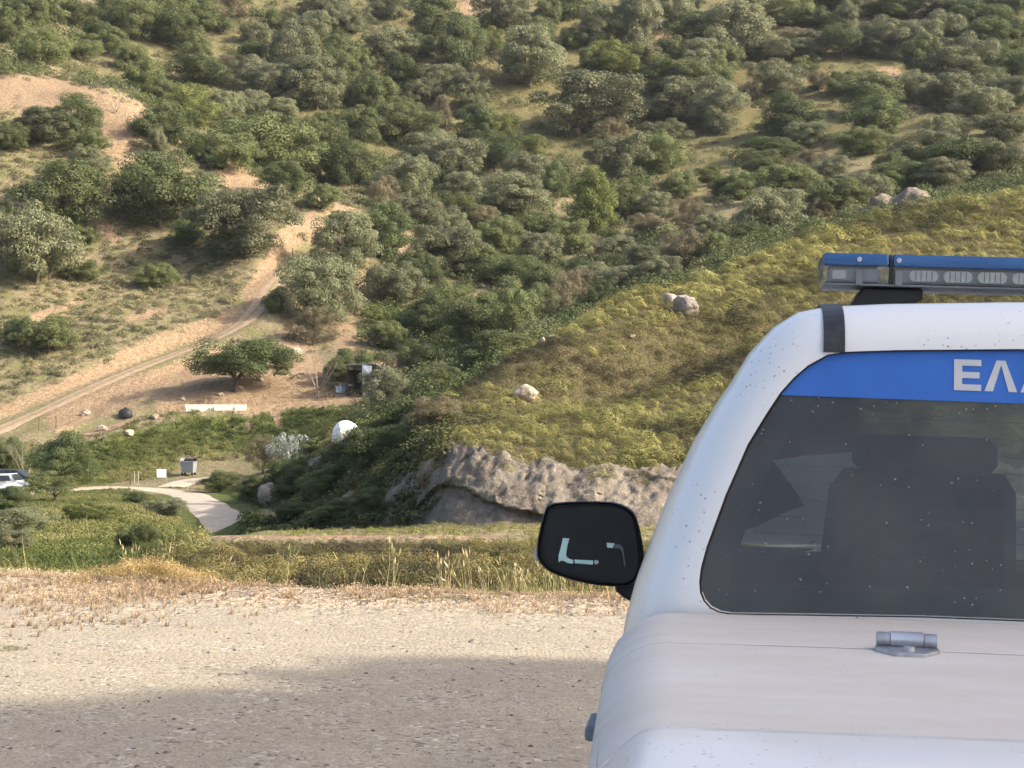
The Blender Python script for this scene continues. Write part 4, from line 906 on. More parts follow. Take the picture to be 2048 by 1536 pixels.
M_refl = simple('lamp_reflector', (0.34, 0.37, 0.41), 0.4, 0.4, 0.3)
M_grey = simple('grey_plastic', (0.16, 0.17, 0.18), 0.5, 0.35)

YAW, ROLL = R(7.0), R(2.0)
truck = bpy.data.objects.new('police_pickup', None); link(truck)
fw = Vector((math.sin(YAW), math.cos(YAW), 0)); r0 = Vector((math.cos(YAW), -math.sin(YAW), 0)); up0 = Vector((0, 0, 1))
rt = r0 * math.cos(ROLL) - up0 * math.sin(ROLL); up = up0 * math.cos(ROLL) + r0 * math.sin(ROLL)
mw = Matrix.Identity(4)
for i in range(3): mw[i][0], mw[i][1], mw[i][2] = rt[i], fw[i], up[i]
mw.translation = Vector((1.087, 3.605, -0.003))
truck.matrix_world = mw
tag(truck, 'white police pickup with blue stripe and light bar, parked on the gravel lot', 'pickup')
def mir(pts): return [(-x, *r) for x, *r in pts]
# --- cab: half outline from sill to roof centre
SEC = [(0.84,0.40),(0.905,0.55),(0.93,0.72),(0.936,0.86),(0.93,0.97),(0.906,1.06),(0.889,1.153),(0.868,1.215),(0.831,1.323),(0.778,1.45),(0.725,1.545),(0.70,1.583),(0.663,1.648),(0.611,1.708),(0.56,1.742),(0.50,1.756),(0.37,1.766),(0.12,1.777),(0.0,1.78)]
BELT, RAIL = 5, 11
ST_ = [(0.25,0.30),(0.36,0.38),(0.86,0.83),(0.96,0.92),(1.98,1.52),(2.16,1.62)]
def station(yb, yr):
    out = []
    for x, z in SEC:
        t = min(1, max(0, (z - 1.06) / 0.70)); yy_ = yb + (yr - yb) * t; out.append((x * (1 - 0.022 * max(0, yy_ - 0.4)) if z > 1.0 else x, yy_, z))
    return out
rings = [station(*s) for s in ST_]
cab = MB(); win = []
for sgn in (-1, 1):
    for i in range(len(rings) - 1):
        for k in range(len(SEC) - 1):
            quad = [rings[i][k], rings[i + 1][k], rings[i + 1][k + 1], rings[i][k + 1]]
            quad = [(sgn * x, y, z) for x, y, z in quad]
            if i in (1, 3) and BELT <= k < RAIL: win.append((sgn, i, quad))
            else: cab.add(quad, [(0, 1, 2, 3)])
for sgn in (-1, 1):
    for k in range(BELT):
        q = [rings[0][k], rings[0][k + 1]]; cab.add([(sgn * x, y, z) for x, y, z in (q[0], q[1], (q[1][0] * .985, 0.03, min(q[1][2], 1.03)), (q[0][0] * .985, 0.03, q[0][2]))], [(0, 1, 2, 3)])
cab.add([(-.83, 0.03, .40), (.83, 0.03, .40), (.90, 0.03, 1.03), (-.90, 0.03, 1.03)], [(0, 1, 2, 3)])
# rear panel: rounded corners running into the rear window
G = [(0,1.125),(.30,1.122),(.60,1.112),(.685,1.109),(.708,1.1115),(.727,1.120),(.740,1.133),(.748,1.150),(.7505,1.172),(.748,1.200),(.738,1.243),(.703,1.35),(.661,1.456),(.625,1.520),(.597,1.566),(.57,1.598),(.542,1.624),(.502,1.648),(.466,1.655),(.361,1.662),(.12,1.672),(0,1.673)]
S = [(0,1.0),(.30,1.0),(.62,1.0),(.80,1.0),(.86,1.0),(.90,1.012),(.915,1.035),(.910,1.065),(.903,1.095),(.894,1.135),(.868,1.215),(.831,1.323),(.778,1.45),(.725,1.545),(.70,1.583),(.663,1.648),(.611,1.708),(.56,1.742),(.50,1.756),(.37,1.766),(.12,1.777),(0,1.78)]
gy = lambda z: (z - 1.13) * 0.19
def rear_loop(th, inset=0.0):
    c, s_ = math.cos(th), math.sin(th); out = []
    for (sx, sz), (gx_, gz) in zip(S, G):
        f = 1 - c; y1 = gy(gz) - 0.012
        t = min(1, max(0, (sz - 1.06) / 0.70)); y0 = 0.25 + 0.05 * t
        out.append((sx + (gx_ - sx) * f, y0 + (y1 - y0) * s_ ** 0.9, sz + (gz - sz) * f))
    return out
NL = 9
loops = [rear_loop(k / NL * math.pi / 2) for k in range(NL + 1)]
lip = [(x * 0.992, y + 0.022, (z - 1.4) * 0.985 + 1.4) for x, y, z in loops[-1]]
loops.append(lip)
for sgn in (-1, 1):
    for a, b in zip(loops[:-1], loops[1:]):
        for k in range(len(S) - 1):
            q = [a[k], b[k], b[k + 1], a[k + 1]]; cab.add([(sgn * x, y, z) for x, y, z in q], [(0, 1, 2, 3)])
cab_o = MB(); cab_o.V, cab_o.F = cab.V, cab.F
def weld(o, d=0.0008):
    bm = bmesh.new(); bm.from_mesh(o.data); bmesh.ops.remove_doubles(bm, verts=bm.verts, dist=d); bmesh.ops.recalc_face_normals(bm, faces=bm.faces); bm.to_mesh(o.data); bm.free()
    for p in o.data.polygons: p.use_smooth = True
    o.data.set_sharp_from_angle(angle=R(38)); return o
body = weld(cab_o.build('cab', M_white, truck))
for nm in ('side_window',):
    for sgn in (-1, 1):
        for i in (1, 3):
            b = MB()
            for s_, j, q in win:
                if s_ == sgn and j == i: b.add([(x * 0.985, y, z) for x, y, z in q], [(0, 1, 2, 3)])
            weld(b.build('side_window', M_side, truck))
# windscreen
b = MB(); fr = rings[-1]; nx = 10
for k in range(BELT, len(SEC) - 6):
    for m in range(nx):
        def pt(kk, mm):
            x, y, z = fr[kk]; s_ = mm / nx * 2 - 1; return (x * s_ * .985, y + 0.16 * (1 - s_ * s_) + 0.0, z)
        b.add([pt(k, m), pt(k, m + 1), pt(k + 1, m + 1), pt(k + 1, m)], [(0, 1, 2, 3)])
weld(b.build('windscreen', M_wind, truck))
b = MB()                                                        # roof front edge above the windscreen
for k in range(len(SEC) - 6, len(SEC) - 1):
    for m in range(nx):
        def pt(kk, mm):
            x, y, z = fr[kk]; s_ = mm / nx * 2 - 1; return (x * s_, y + 0.16 * (1 - s_ * s_) - 0.02 * (kk - len(SEC) + 6), z)
        b.add([pt(k, m), pt(k, m + 1), pt(k + 1, m + 1), pt(k + 1, m)], [(0, 1, 2, 3)])
weld(b.build('roof_header', M_white, truck))
# rear window, its black border, the blue strip and the letters
outl = [(x * 0.997, z) for x, z in G] + [(-x * 0.997, z) for x, z in G[-2:0:-1]]
b = MB(); b.add([(x, gy(z) + 0.004, z) for x, z in outl], [tuple(range(len(outl)))])
rear_win = b.build('rear_window', M_rear, truck)
def inset(poly, d):
    n = len(poly); out = []
    for i in range(n):
        p, q, r_ = Vector(poly[i - 1]), Vector(poly[i]), Vector(poly[(i + 1) % n])
        e1 = (q - p).normalized(); e2 = (r_ - q).normalized(); n1 = Vector((-e1.y, e1.x)); n2 = Vector((-e2.y, e2.x)); m = (n1 + n2)
        m = m.normalized() / max(0.5, m.normalized().dot(n1)); out.append(tuple(q + m * d))
    return out
side = 1 if sum(p[0] * q[1] - q[0] * p[1] for p, q in zip(outl, outl[1:] + outl[:1])) > 0 else -1
inn = inset(outl, 0.062 * side)
n = len(outl); b = MB()
b.add([(x, gy(z) + 0.007, z) for x, z in outl] + [(x, gy(z) + 0.007, z) for x, z in inn], [(i, (i + 1) % n, n + (i + 1) % n, n + i) for i in range(n)])
b.build('black_border', M_frit, rear_win)
seal = [(x, gy(z) - 0.006, z) for x, z in [(x * 1.002, (z - 1.4) * 1.004 + 1.4) for x, z in outl]]
b = MB(); b.tube(seal + [seal[0]], 0.0045, 6, False); b.build('window_seal', M_rubber, rear_win, True)
for k in range(11):                                             # heating wires
    z = 1.17 + k * 0.035; hw = np.interp(z, [p[1] for p in G[10:16]], [p[0] for p in G[10:16]]) - 0.085
    b = MB(); b.tube([(-hw, gy(z) + 0.0062, z), (hw, gy(z) + 0.0062, z)], 0.0007, 4); b.build('heating_wire', M_trim, rear_win)
zs_ = 1.56
top = [(x * 0.996, z) for x, z in G if z > zs_]
ledge = [(0.600 * 0.996, zs_)] + top
strip_poly = ledge + [(-x, z) for x, z in ledge[::-1] if x > 0]
b = MB(); b.add([(x, gy(z) + 0.001, z) for x, z in strip_poly], [tuple(range(len(strip_poly)))])
blue = b.build('blue_strip', M_blue, rear_win)
def letter(ch, x0, w_, z0, z1):
    h_ = z1 - z0; t_ = 0.0165; B = []
    R4 = lambda a, b_, c, d: [(x0 + a * w_, z0 + b_ * h_), (x0 + c * w_, z0 + b_ * h_), (x0 + c * w_, z0 + d * h_), (x0 + a * w_, z0 + d * h_)]
    s_ = t_ / w_; v_ = 0.2
    if ch == 'Ε': B = [R4(0, 0, s_, 1), R4(s_, 0, 1, v_), R4(s_, .4, .94, .6), R4(s_, 1 - v_, 1, 1)]
    if ch == 'Λ':
        B = [[(x0, z0), (x0 + t_ * 1.05, z0), (x0 + w_ / 2 + t_ * .02, z0 + h_ * .86), (x0 + w_ / 2 + .004, z0 + h_), (x0 + w_ / 2 - t_ * .55, z0 + h_)],
             [(x0 + w_, z0), (x0 + w_ / 2 + t_ * .55, z0 + h_), (x0 + w_ / 2 + .004, z0 + h_), (x0 + w_ / 2 + t_ * .02, z0 + h_ * .86), (x0 + w_ - t_ * 1.05, z0)]]
    if ch == 'Η': B = [R4(0, 0, s_, 1), R4(1 - s_, 0, 1, 1), R4(s_, .4, 1 - s_, .6)]
    if ch == 'Ν': B = [R4(0, 0, s_, 1), R4(1 - s_, 0, 1, 1), [(x0 + t_, z0 + h_), (x0 + t_, z0 + h_ * .66), (x0 + w_ - t_, z0), (x0 + w_ - t_, z0 + h_ * .34)]]
    if ch == 'Ι': B = [[(x0 + w_ / 2 - t_ / 2, z0), (x0 + w_ / 2 + t_ / 2, z0), (x0 + w_ / 2 + t_ / 2, z1), (x0 + w_ / 2 - t_ / 2, z1)]]
    if ch == 'Κ': B = [R4(0, 0, s_, 1), [(x0 + t_, z0 + h_ * .36), (x0 + w_ - t_ * 1.2, z0 + h_), (x0 + w_, z0 + h_), (x0 + t_ * 1.7, z0 + h_ * .36)], [(x0 + t_ * 1.6, z0 + h_ * .55), (x0 + t_ * 2.2, z0 + h_ * .62), (x0 + w_, z0), (x0 + w_ - t_ * 1.3, z0)]]
    return B
xx = -0.243
for ch, w_ in zip('ΕΛΛΗΝΙΚΗ', (.055, .066, .066, .058, .058, .022, .058, .058)):
    b = MB()
    for poly in letter(ch, xx, w_, 1.583, 1.647):
        b.add([(x, gy(z) - 0.0012, z) for x, z in poly], [tuple(range(len(poly)))])
    b.build('letter', M_letter, blue); xx += w_ + 0.0065
# --- roof straps of the light bar
for sgn in (-1, 1):
    path = []
    for Y in (0.78, 0.6, 0.45, 0.32): path.append((0.489, Y, 1.7575))
    for lp in loops[1:-1]:
        path.append(tuple(np.array(lp[18]) * 0.62 + np.array(lp[17]) * 0.38))
    path = [path[0]] + path[1:4] + [(0.489, y, z) for x, y, z in path[4:]]
    b = MB(); V0 = []
    for i, p in enumerate(path):
        p = Vector(p); q = Vector(path[min(i + 1, len(path) - 1)]); o_ = Vector(path[max(i - 1, 0)]); d = (q - o_).normalized(); nrm = Vector((0, d.z, -d.y));
        if nrm.z < 0 and i < 6: nrm = -nrm
        if nrm.y > 0.2 and i >= 6: nrm = -nrm
        for dx in (-0.022, 0.022):
            zoff = 0.004 * (1 if dx > 0 else 0) - (0.010 if dx < 0 else -0.002) * 0
            V0.append((sgn * (p.x + dx), p.y + nrm.y * 0.005, p.z + nrm.z * 0.005 - (0.0035 if (dx > 0 and nrm.z > .5) else 0)))
    b.add(V0, [(2 * i, 2 * i + 1, 2 * i + 3, 2 * i + 2) for i in range(len(path) - 1)])
    st_o = b.build('roof_strap', M_trim, truck); md = st_o.modifiers.new('thick', 'SOLIDIFY'); md.thickness = 0.006; md.offset = 0
# --- light bar
bar = empty('light_bar'); bar.parent = truck
def barbox(x0, x1, mat, nm, z0, z1, y0, y1, ch=0.0, par=bar, bev=0.006):
    b = MB(); poly = [(y0, z0), (y0, z1 - ch), (y0 + ch * 1.2, z1), (y1 - ch * 1.2, z1), (y1, z1 - ch), (y1, z0)]
    b.prism(poly, x0, x1, 'x'); return b.build(nm, mat, par, False, bev)
BY0, BY1 = 0.745, 1.035
for sgn in (-1, 1):
    a0, a1 = sorted((sgn * 0.486, sgn * 0.328))
    barbox(a0, a1, M_bluelens, 'blue_end_cap', 1.878, 1.909, BY0, BY1, 0.012)
    barbox(a0, a1, M_lens, 'clear_end_lens', 1.836, 1.8775, BY0 + .002, BY1 - .002)
    barbox(a0 + .02, a1 - .02, M_refl, 'end_reflector', 1.839, 1.874, BY0 + .035, BY1 - .035)
    c0 = sgn * 0.445; barbox(c0 - .016, c0 + .016, M_led, 'end_lamp', 1.845, 1.868, BY0 + .02, BY0 + .034)
    for q in (0.40, 0.305):
        b = MB(); b.tube([(sgn * q, BY0 + .003, 1.894), (sgn * q, BY0 - .003, 1.894)], 0.006, 10); b.build('screw', M_alloy, bar)
    for q in (0.40, 0.305):
        barbox(sgn * q - .008, sgn * q + .008, M_grey, 'lens_clip', 1.832, 1.866, BY0 - .003, BY0 + .012, 0, bar, .002)
    barbox(*sorted((sgn * 0.3275, sgn * 0.3195)), M_black, 'joint', 1.834, 1.908, BY0 + .003, BY1 - .003, 0.012, bar, 0.002)
barbox(-0.319, 0.319, M_bluelens, 'blue_lens', 1.878, 1.909, BY0, BY1, 0.012)
barbox(-0.319, 0.319, M_lens, 'clear_lens', 1.836, 1.8775, BY0 + .002, BY1 - .002)
barbox(-0.31, 0.31, M_refl, 'reflector_board', 1.839, 1.874, BY0 + .035, BY1 - .035)
barbox(-0.48, 0.48, M_grey, 'base_tray', 1.831, 1.8355, BY0 + .004, BY1 - .004)
for k in range(7):
    x = -0.244 + k * 0.0965 * 0.845 * 1.0
    b = MB(); pl_ = []
    for a in range(24):
        an = 2 * math.pi * a / 24; cx = 0.021 if math.cos(an) > 0 else -0.021; pl_.append((x + cx + 0.0135 * math.cos(an), 1.858 + 0.0135 * math.sin(an)))
    b.prism(pl_, BY0 + .012, BY0 + .034); led = b.build('led_module', M_led, bar)
    for q in (-0.019, -0.0065, 0.0065, 0.019):
        b = MB(); b.box(x + q - .0008, x + q + .0008, BY0 + .010, BY0 + .0125, 1.846, 1.870); b.build('led_divider', M_grey, led)
for sgn in (-1, 1):
    b = MB(); b.prism([(sgn * 0.43, 1.755), (sgn * 0.385, 1.828), (sgn * 0.24, 1.828), (sgn * 0.24, 1.805), (sgn * 0.31, 1.755)], BY0 + .05, BY1 - .05); b.build('mounting_foot', M_black, bar, False, .004)
# --- bed, bed cover and hinge
b = MB()
bedsec = [(0.80,0.45),(0.90,0.52),(0.918,0.75),(0.921,0.93),(0.913,1.03),(0.900,1.06)]
yy = [0.0, -0.3, -0.6, -0.95, -1.3, -1.6, -1.83]
rg = [[(x * (1 - 0.052 * min(1, max(0, (-0.25 - y) / 1.2)) ** 1.2), y, z) for x, z in bedsec] for i, y in enumerate(yy)]
for sgn in (-1, 1):
    for a, c in zip(rg[:-1], rg[1:]):
        for k in range(len(bedsec) - 1): b.add([(sgn * x, y, z) for x, y, z in (a[k], c[k], c[k + 1], a[k + 1])], [(0, 1, 2, 3)])
b.add([(-.80, -1.82, .45), (.80, -1.82, .45), (.80, 0, .45), (-.80, 0, .45)], [(0, 1, 2, 3)])
weld(b.build('bed', M_white, truck))
b = MB(); b.box(-.79, .79, -1.86, -1.80, .50, 1.06); tg = b.build('tailgate', M_white, truck, False, .02)
b = MB(); b.box(-.12, .12, -1.875, -1.862, .86, .92); b.build('tailgate_handle', M_black, tg, False, .006)
for sgn in (-1, 1):
    b = MB(); b.box(*sorted((sgn * .80, sgn * .905)), -1.862, -1.78, .68, 1.04); b.build('tail_lamp', M_red, truck, False, .015)
b = MB(); b.box(-.88, .88, -2.0, -1.84, .42, .56); b.build('rear_bumper', M_steel, truck, False, .03)
taper = lambda y: 1 - 0.052 * min(1, max(0, (-0.25 - y) / 1.2)) ** 1.2
def lidz(x, y):
    ax = abs(x) / taper(y); z = 1.118 - 0.014 * (ax / 0.9) ** 2
    if ax > 0.80: z -= 0.060 * ((ax - 0.80) / 0.112) ** 2.2
    z += 0.006 * math.sin((y + 1.3) * 2.2)
    if y < -1.30:                                               # raised rear lip
        t = min(1, (-1.30 - y) / 0.05); t = t * t * (3 - 2 * t); z += 0.022 * t * min(1, max(0, (0.90 - ax) / 0.06)); z -= 0.10 * max(0, -1.42 - y) ** 1.4
    return z
def lid_part(name, y0, y1, ny, mat):
    xs = np.concatenate([np.linspace(-.912, -.80, 10), np.linspace(-.78, .78, 30), np.linspace(.80, .912, 10)]); ys = np.linspace(y0, y1, ny)
    V = [(x * taper(y), y, lidz(x * taper(y), y)) for y in ys for x in xs]; m = len(xs)
    F = [(j * m + i, j * m + i + 1, (j + 1) * m + i + 1, (j + 1) * m + i) for j in range(ny - 1) for i in range(m - 1)]
    rim = [j * m for j in range(ny)] ; b = MB(); b.add(V, F)
    # skirt
    ring = list(range(m)) + [j * m + m - 1 for j in range(1, ny)] + [(ny - 1) * m + i for i in range(m - 2, -1, -1)] + [j * m for j in range(ny - 2, 0, -1)]
    k0 = len(b.V); b.V += [(b.V[i][0] * .999, b.V[i][1], b.V[i][2] - 0.028) for i in ring]; L_ = len(ring)
    b.F += [(ring[i], ring[(i + 1) % L_], k0 + (i + 1) % L_, k0 + i) for i in range(L_)]
    return b.build(name, mat, truck, True, 0, 50)
lid_part('cover_front_panel', -0.478, -0.028, 14, M_lid)
lid_part('cover_lid', -1.302, -0.483, 20, M_lid)
b = MB(); b.add([(x, y, lidz(x, -.48) + .0016) for y in (-.4775, -.4835) for x in np.linspace(-.66, .66, 25)], [(i, i + 1, 26 + i, 25 + i) for i in range(24)]); b.build('seam_bead', M_wbead, truck)
lid_part('cover_rear_lip', -1.85, -1.303, 26, M_lip)
for sgn in (-1, 1):
    h = empty('lid_hinge'); h.parent = truck; xc = sgn * 0.376
    zb = lidz(xc, -0.48)
    b = MB(); b.tube([(xc - .052, -0.475, zb + .017), (xc - .030, -0.475, zb + .017)], 0.0135, 12); b.build('barrel_end', M_steel, h, True)
    b = MB(); b.tube([(xc + .030, -0.475, zb + .017), (xc + .052, -0.475, zb + .017)], 0.0135, 12); b.build('barrel_end', M_steel, h, True)
    b = MB(); b.tube([(xc - .0285, -0.475, zb + .018), (xc + .0285, -0.475, zb + .018)], 0.0145, 14); b.build('barrel', M_alloy, h, True)
    b = MB(); b.prism([(xc - .055, -0.480), (xc + .055, -0.480), (xc + .055, -0.510), (xc + .025, -0.560), (xc - .025, -0.560), (xc - .055, -0.510)], zb - .002, zb + .007, 'z'); b.build('hinge_plate', M_steel, h, False, .002)
    b = MB(); b.tube([(xc, -0.528, zb + .004), (xc, -0.528, zb + .014)], 0.0095, 10); b.build('bolt', M_alloy, h, True)
    b = MB(); b.prism([(xc - .050, -0.466), (xc + .050, -0.466), (xc + .030, -0.440), (xc - .030, -0.440)], zb - .002, zb + .007, 'z'); b.build('hinge_plate', M_steel, h, False, .002)
    tag(h, None)
# --- door mirror with a black plate carrying thin raised pale shapes
MPT = lambda L: [(1048 + x / 5.12, 900 + y / 5.12) for x, y in L]
def to_truck(u, v, Y):
    ray = Vector(((u - 1024) / FPX, 1, (768 - v) / FPX)); o_ = Vector((0, 0, CAMZ)); mi = mw.inverted()
    a = mi @ o_; d = mi.to_3x3() @ ray; t = (Y - a.y) / d.y; p = a + d * t; return (p.x, p.z)
HO = [(230,580),(300,545),(450,532),(600,525),(760,528),(900,535),(990,556),(1060,590),(1115,640),(1150,700),(1180,800),(1200,900),(1218,1010),(1230,1130),(1210,1225),(1170,1300),(1140,1350),(1100,1390),(1000,1402),(900,1398),(770,1388),(640,1368),(490,1332),(350,1285),(265,1250),(200,1205),(155,1145),(130,1080),(130,990),(142,900),(165,790),(190,680)]
IN = [(300,615),(400,592),(550,580),(700,575),(830,580),(950,592),(1025,615),(1080,655),(1110,715),(1130,785),(1150,890),(1165,1000),(1170,1110),(1160,1220),(1130,1300),(1070,1352),(980,1362),(880,1350),(740,1322),(600,1290),(470,1262),(350,1228),(285,1190),(240,1140),(215,1075),(205,1000),(208,925),(217,850),(230,770),(250,690)]
mirror = empty('door_mirror'); mirror.parent = truck
for sgn in (-1, 1):
    if sgn == 1:
        mirror = empty('door_mirror'); mirror.parent = truck
    T = lambda pts, Y: [((x if sgn == -1 else -x), Y, z) for x, z in (to_truck(u, v, 1.10) for u, v in MPT(pts))]
    ho = T(HO, 1.10); inn_ = T(IN, 1.103); cen = Vector((sum(p[0] for p in ho) / len(ho), 0, sum(p[2] for p in ho) / len(ho)))
    def sc(ring, f, Y): return [(cen.x + (x - cen.x) * f, Y, cen.z + (z - cen.z) * f) for x, y, z in ring]
    ho2 = [ho[min(range(len(ho)), key=lambda j: (ho[j][0] - p[0]) ** 2 + (ho[j][2] - p[2]) ** 2)] for p in inn_]
    b = MB(); b.loft([sc(ho, .965, 1.099), sc(ho, .985, 1.096), ho, sc(ho, 1.0, 1.12), sc(ho, .97, 1.17), sc(ho, .86, 1.22), sc(ho, .6, 1.25)], True, False, True); b.build('mirror_housing', M_black, mirror, True, 0, 60)
    b = MB(); b.loft([sc(ho, .968, 1.0995), sc(ho, .94, 1.112)], True, False, True); b.build('housing_rim', M_black, mirror, True)
    b = MB(); b.prism([(x, z) for x, y, z in inn_], 1.0975, 1.102); b.build('black_plate', M_black, mirror)
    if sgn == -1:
        for nm, poly, m_ in [('raised_pad', [(400,900),(465,905),(448,970),(437,1030),(432,1075),(445,1100),(475,1115),(510,1125),(500,1162),(450,1155),(405,1132),(380,1132),(357,1148),(355,1080),(378,1000)], M_pad),
                         ('raised_pad', [(520,1120),(710,1130),(705,1172),(520,1157)], M_pad),
                         ('raised_pad', [(742 + 24 * math.cos(a / 10 * 6.283), 1147 + 22 * math.sin(a / 10 * 6.283)) for a in range(10)], M_letter),
                         ('raised_pad', [(848,948),(930,955),(908,1002),(852,996)], M_pad),
                         ('grey_trace', [(930,962),(985,968),(1012,1000),(1025,1060),(1040,1180),(1030,1200),(1010,1070),(998,1025),(975,1005),(915,1002)], M_grey)]:
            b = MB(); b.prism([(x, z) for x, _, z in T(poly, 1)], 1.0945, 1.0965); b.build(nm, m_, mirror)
        b = MB(); q = T([(110,1000),(95,1060),(100,1120),(130,1150),(130,1000)], 1.1); b.prism([(x, z) for x, _, z in q], 1.12, 1.15); b.build('indicator_lens', M_amber, mirror)
    arm = T([(905,1395),(930,1470),(1000,1530),(1120,1600),(1230,1600),(1260,1300),(1150,1330)], 1.1)
    b = MB(); b.prism([(x, z) for x, _, z in arm], 1.14, 1.22); b.build('mirror_arm', M_black, mirror, False, .012)
# --- doors' handles, stripe, wheels, front end
for sgn in (-1, 1):
    for Y, Z in ((0.56, 0.852), (0.10, 0.842)):
        b = MB(); b.prism([(Y - .09, Z - .014), (Y - .075, Z + .016), (Y + .075, Z + .018), (Y + .09, Z - .012)], *sorted((sgn * .95, sgn * .976)), 'x'); b.build('door_handle', M_grey, truck, False, .008)
    b = MB(); b.add([(sgn * .934, .42, .80), (sgn * .934, 2.0, .80), (sgn * .934, 2.0, .955), (sgn * .9345, .42, .955)], [(0, 1, 2, 3)]); so_ = b.build('blue_door_stripe', M_blue, truck); so_.modifiers.new('t', 'SOLIDIFY').thickness = 0.006
def wheel(x, y):
    wo = empty('wheel', (x, y, 0.365)); wo.parent = truck; s_ = 1 if x > 0 else -1
    b = MB(); prof = [(.22, -.12), (.33, -.125), (.365, -.09), (.368, 0), (.365, .09), (.33, .125), (.22, .12)]
    b.loft([[(px, r_ * math.cos(a), r_ * math.sin(a)) for r_, px in prof] for a in np.linspace(0, 2 * math.pi, 41)], False); b.build('tyre', M_rubber, wo, True)
    b = MB()
    for a in range(6):
        an = a * math.pi / 3; c, s2 = math.cos(an), math.sin(an)
        b.add([(s_ * .10, .05 * c - .03 * s2, .05 * s2 + .03 * c), (s_ * .10, .05 * c + .03 * s2, .05 * s2 - .03 * c), (s_ * .085, .215 * c + .045 * s2, .215 * s2 - .045 * c), (s_ * .085, .215 * c - .045 * s2, .215 * s2 + .045 * c)], [(0, 1, 2, 3)])
    b.tube([(s_ * .04, 0, 0), (s_ * .11, 0, 0)], .07, 14); b.loft([[(s_ * .11, .21 * math.cos(a), .21 * math.sin(a)), (s_ * .02, .225 * math.cos(a), .225 * math.sin(a))] for a in np.linspace(0, 2 * math.pi, 33)], False); b.build('rim', M_alloy, wo)
for x in (-.80, .80):
    for y in (-1.02, 2.18):
        wheel(x, y)
        b = MB(); s_ = 1 if x > 0 else -1; b.loft([[(s_ * .935, y + r_ * math.cos(a), .37 + r_ * math.sin(a)) for a in np.linspace(-.35, math.pi + .35, 25)] for r_ in (.40, .45)], False); wa = b.build('wheel_arch_trim', M_black, truck); wa.modifiers.new('t', 'SOLIDIFY').thickness = 0.03
hood = [(.0, 1.07), (.4, 1.065), (.7, 1.04), (.86, .98), (.92, .86), (.92, .62), (.86, .40)]
b = MB(); rgs = []
for y, f, dz in ((2.0, 1.0, 0.0), (2.4, .995, -.01), (2.8, .98, -.045), (3.05, .95, -.09), (3.14, .90, -.16)):
    rgs.append([(x * f, y, z + dz * (z > .7)) for x, z in hood[::-1]] + [(-x * f, y, z + dz * (z > .7)) for x, z in hood[1:]])
b.loft(rgs, False, False, True); b.build('bonnet', M_white, truck, True, 0, 40)
b = MB(); b.box(-.86, .86, 3.02, 3.24, .38, .60); b.build('front_bumper', M_white, truck, False, .05)
b = MB(); b.box(-.45, .45, 3.12, 3.17, .66, .86); b.build('grille', M_black, truck, False, .02)
for sgn in (-1, 1):
    b = MB(); b.box(*sorted((sgn * .50, sgn * .82)), 3.06, 3.16, .68, .86); b.build('headlight', M_amber, truck, False, .03)
# --- inside of the cab
b = MB(); b.box(-.80, .80, .05, 2.1, .55, .62); b.build('cab_floor', M_dash, truck)
def seat(xc, y, w_, z0, z1, head):
    b = MB(); b.loft([[(xc + s * w_ * f, y + dy + o_, z) for s, o_ in ((-.5, .0), (-.42, -.05), (.42, -.05), (.5, .0), (.42, .06), (-.42, .06))] for z, f, dy in ((z0, .95, .14), (z0 + (z1 - z0) * .5, 1.0, .06), (z0 + (z1 - z0) * .92, .93, .0), (z1, .80, -.02))], True, True, True); so2 = b.build('seat', M_seat, truck, True, 0, 50)
    if head:
        b = MB(); hw = head
        b.loft([[(xc + s * hw * f, y - .03 + o_, z) for s, o_ in ((-.5, .0), (-.4, -.05), (.4, -.05), (.5, .0), (.4, .05), (-.4, .05))] for z, f in ((z1 - .01, .85), (z1 + .02, 1), (z1 + .065, 1), (z1 + .09, .86))], True, True, True); b.build('headrest', M_seat, so2, True, 0, 50)
    b = MB(); b.box(xc - w_ * .48, xc + w_ * .48, y + .05, y + .55, z0 - .1, z0 + .06); b.build('seat_base', M_seat, so2, False, .04)
seat(-.21, .95, .50, .80, 1.375, .36); seat(.42, .95, .50, .80, 1.375, .36)
seat(0, .38, 1.30, .70, 1.12, 0)
b = MB(); b.box(-.80, .80, 1.85, 2.2, .75, 1.06); b.build('dashboard', M_dash, truck, False, .05)
b = MB(); b.box(-.47, .47, .34, 1.48, 1.715, 1.728); b.build('headliner', M_grey, truck)
# ------------------------------------------------------------------ things of the farm and the road
M_wht = simple('white_sheet', (0.86, 0.86, 0.84), 0.35, 0.4, vary=0.03)
M_cream = simple('cream_trough', (0.80, 0.75, 0.62), 0.7, 0.2, vary=0.1)
M_tin = simple('weathered_tin', (0.36, 0.39, 0.44), 0.5, 0.4, 0.2, vary=0.2, sc=3)
M_bin = simple('grey_bin_plastic', (0.25, 0.26, 0.27), 0.6, 0.3, vary=0.12, sc=4)
M_darkw = simple('dark_shed_wood', (0.05, 0.045, 0.045), 0.9, 0.1, vary=0.3)
M_post = simple('rusty_post', (0.16, 0.10, 0.07), 0.9, 0.1)
M_fwood = simple('grey_board', (0.30, 0.27, 0.23), 0.9, 0.1)
M_blk = simple('black_tank', (0.022, 0.023, 0.028), 0.55, 0.3, vary=0.2)
M_wpaint = simple('white_car_paint', (0.74, 0.75, 0.77), 0.3, 0.5, coat=0.3, vary=0.03)
M_dpaint = simple('dark_car_paint', (0.03, 0.032, 0.04), 0.3, 0.5, coat=0.3)
M_dglass = simple('car_glass', (0.03, 0.035, 0.04), 0.08, 0.6)
def at(u, v, dmin): p = hit(u, v, dmin); return Vector((p[0], p[1], p[2]))
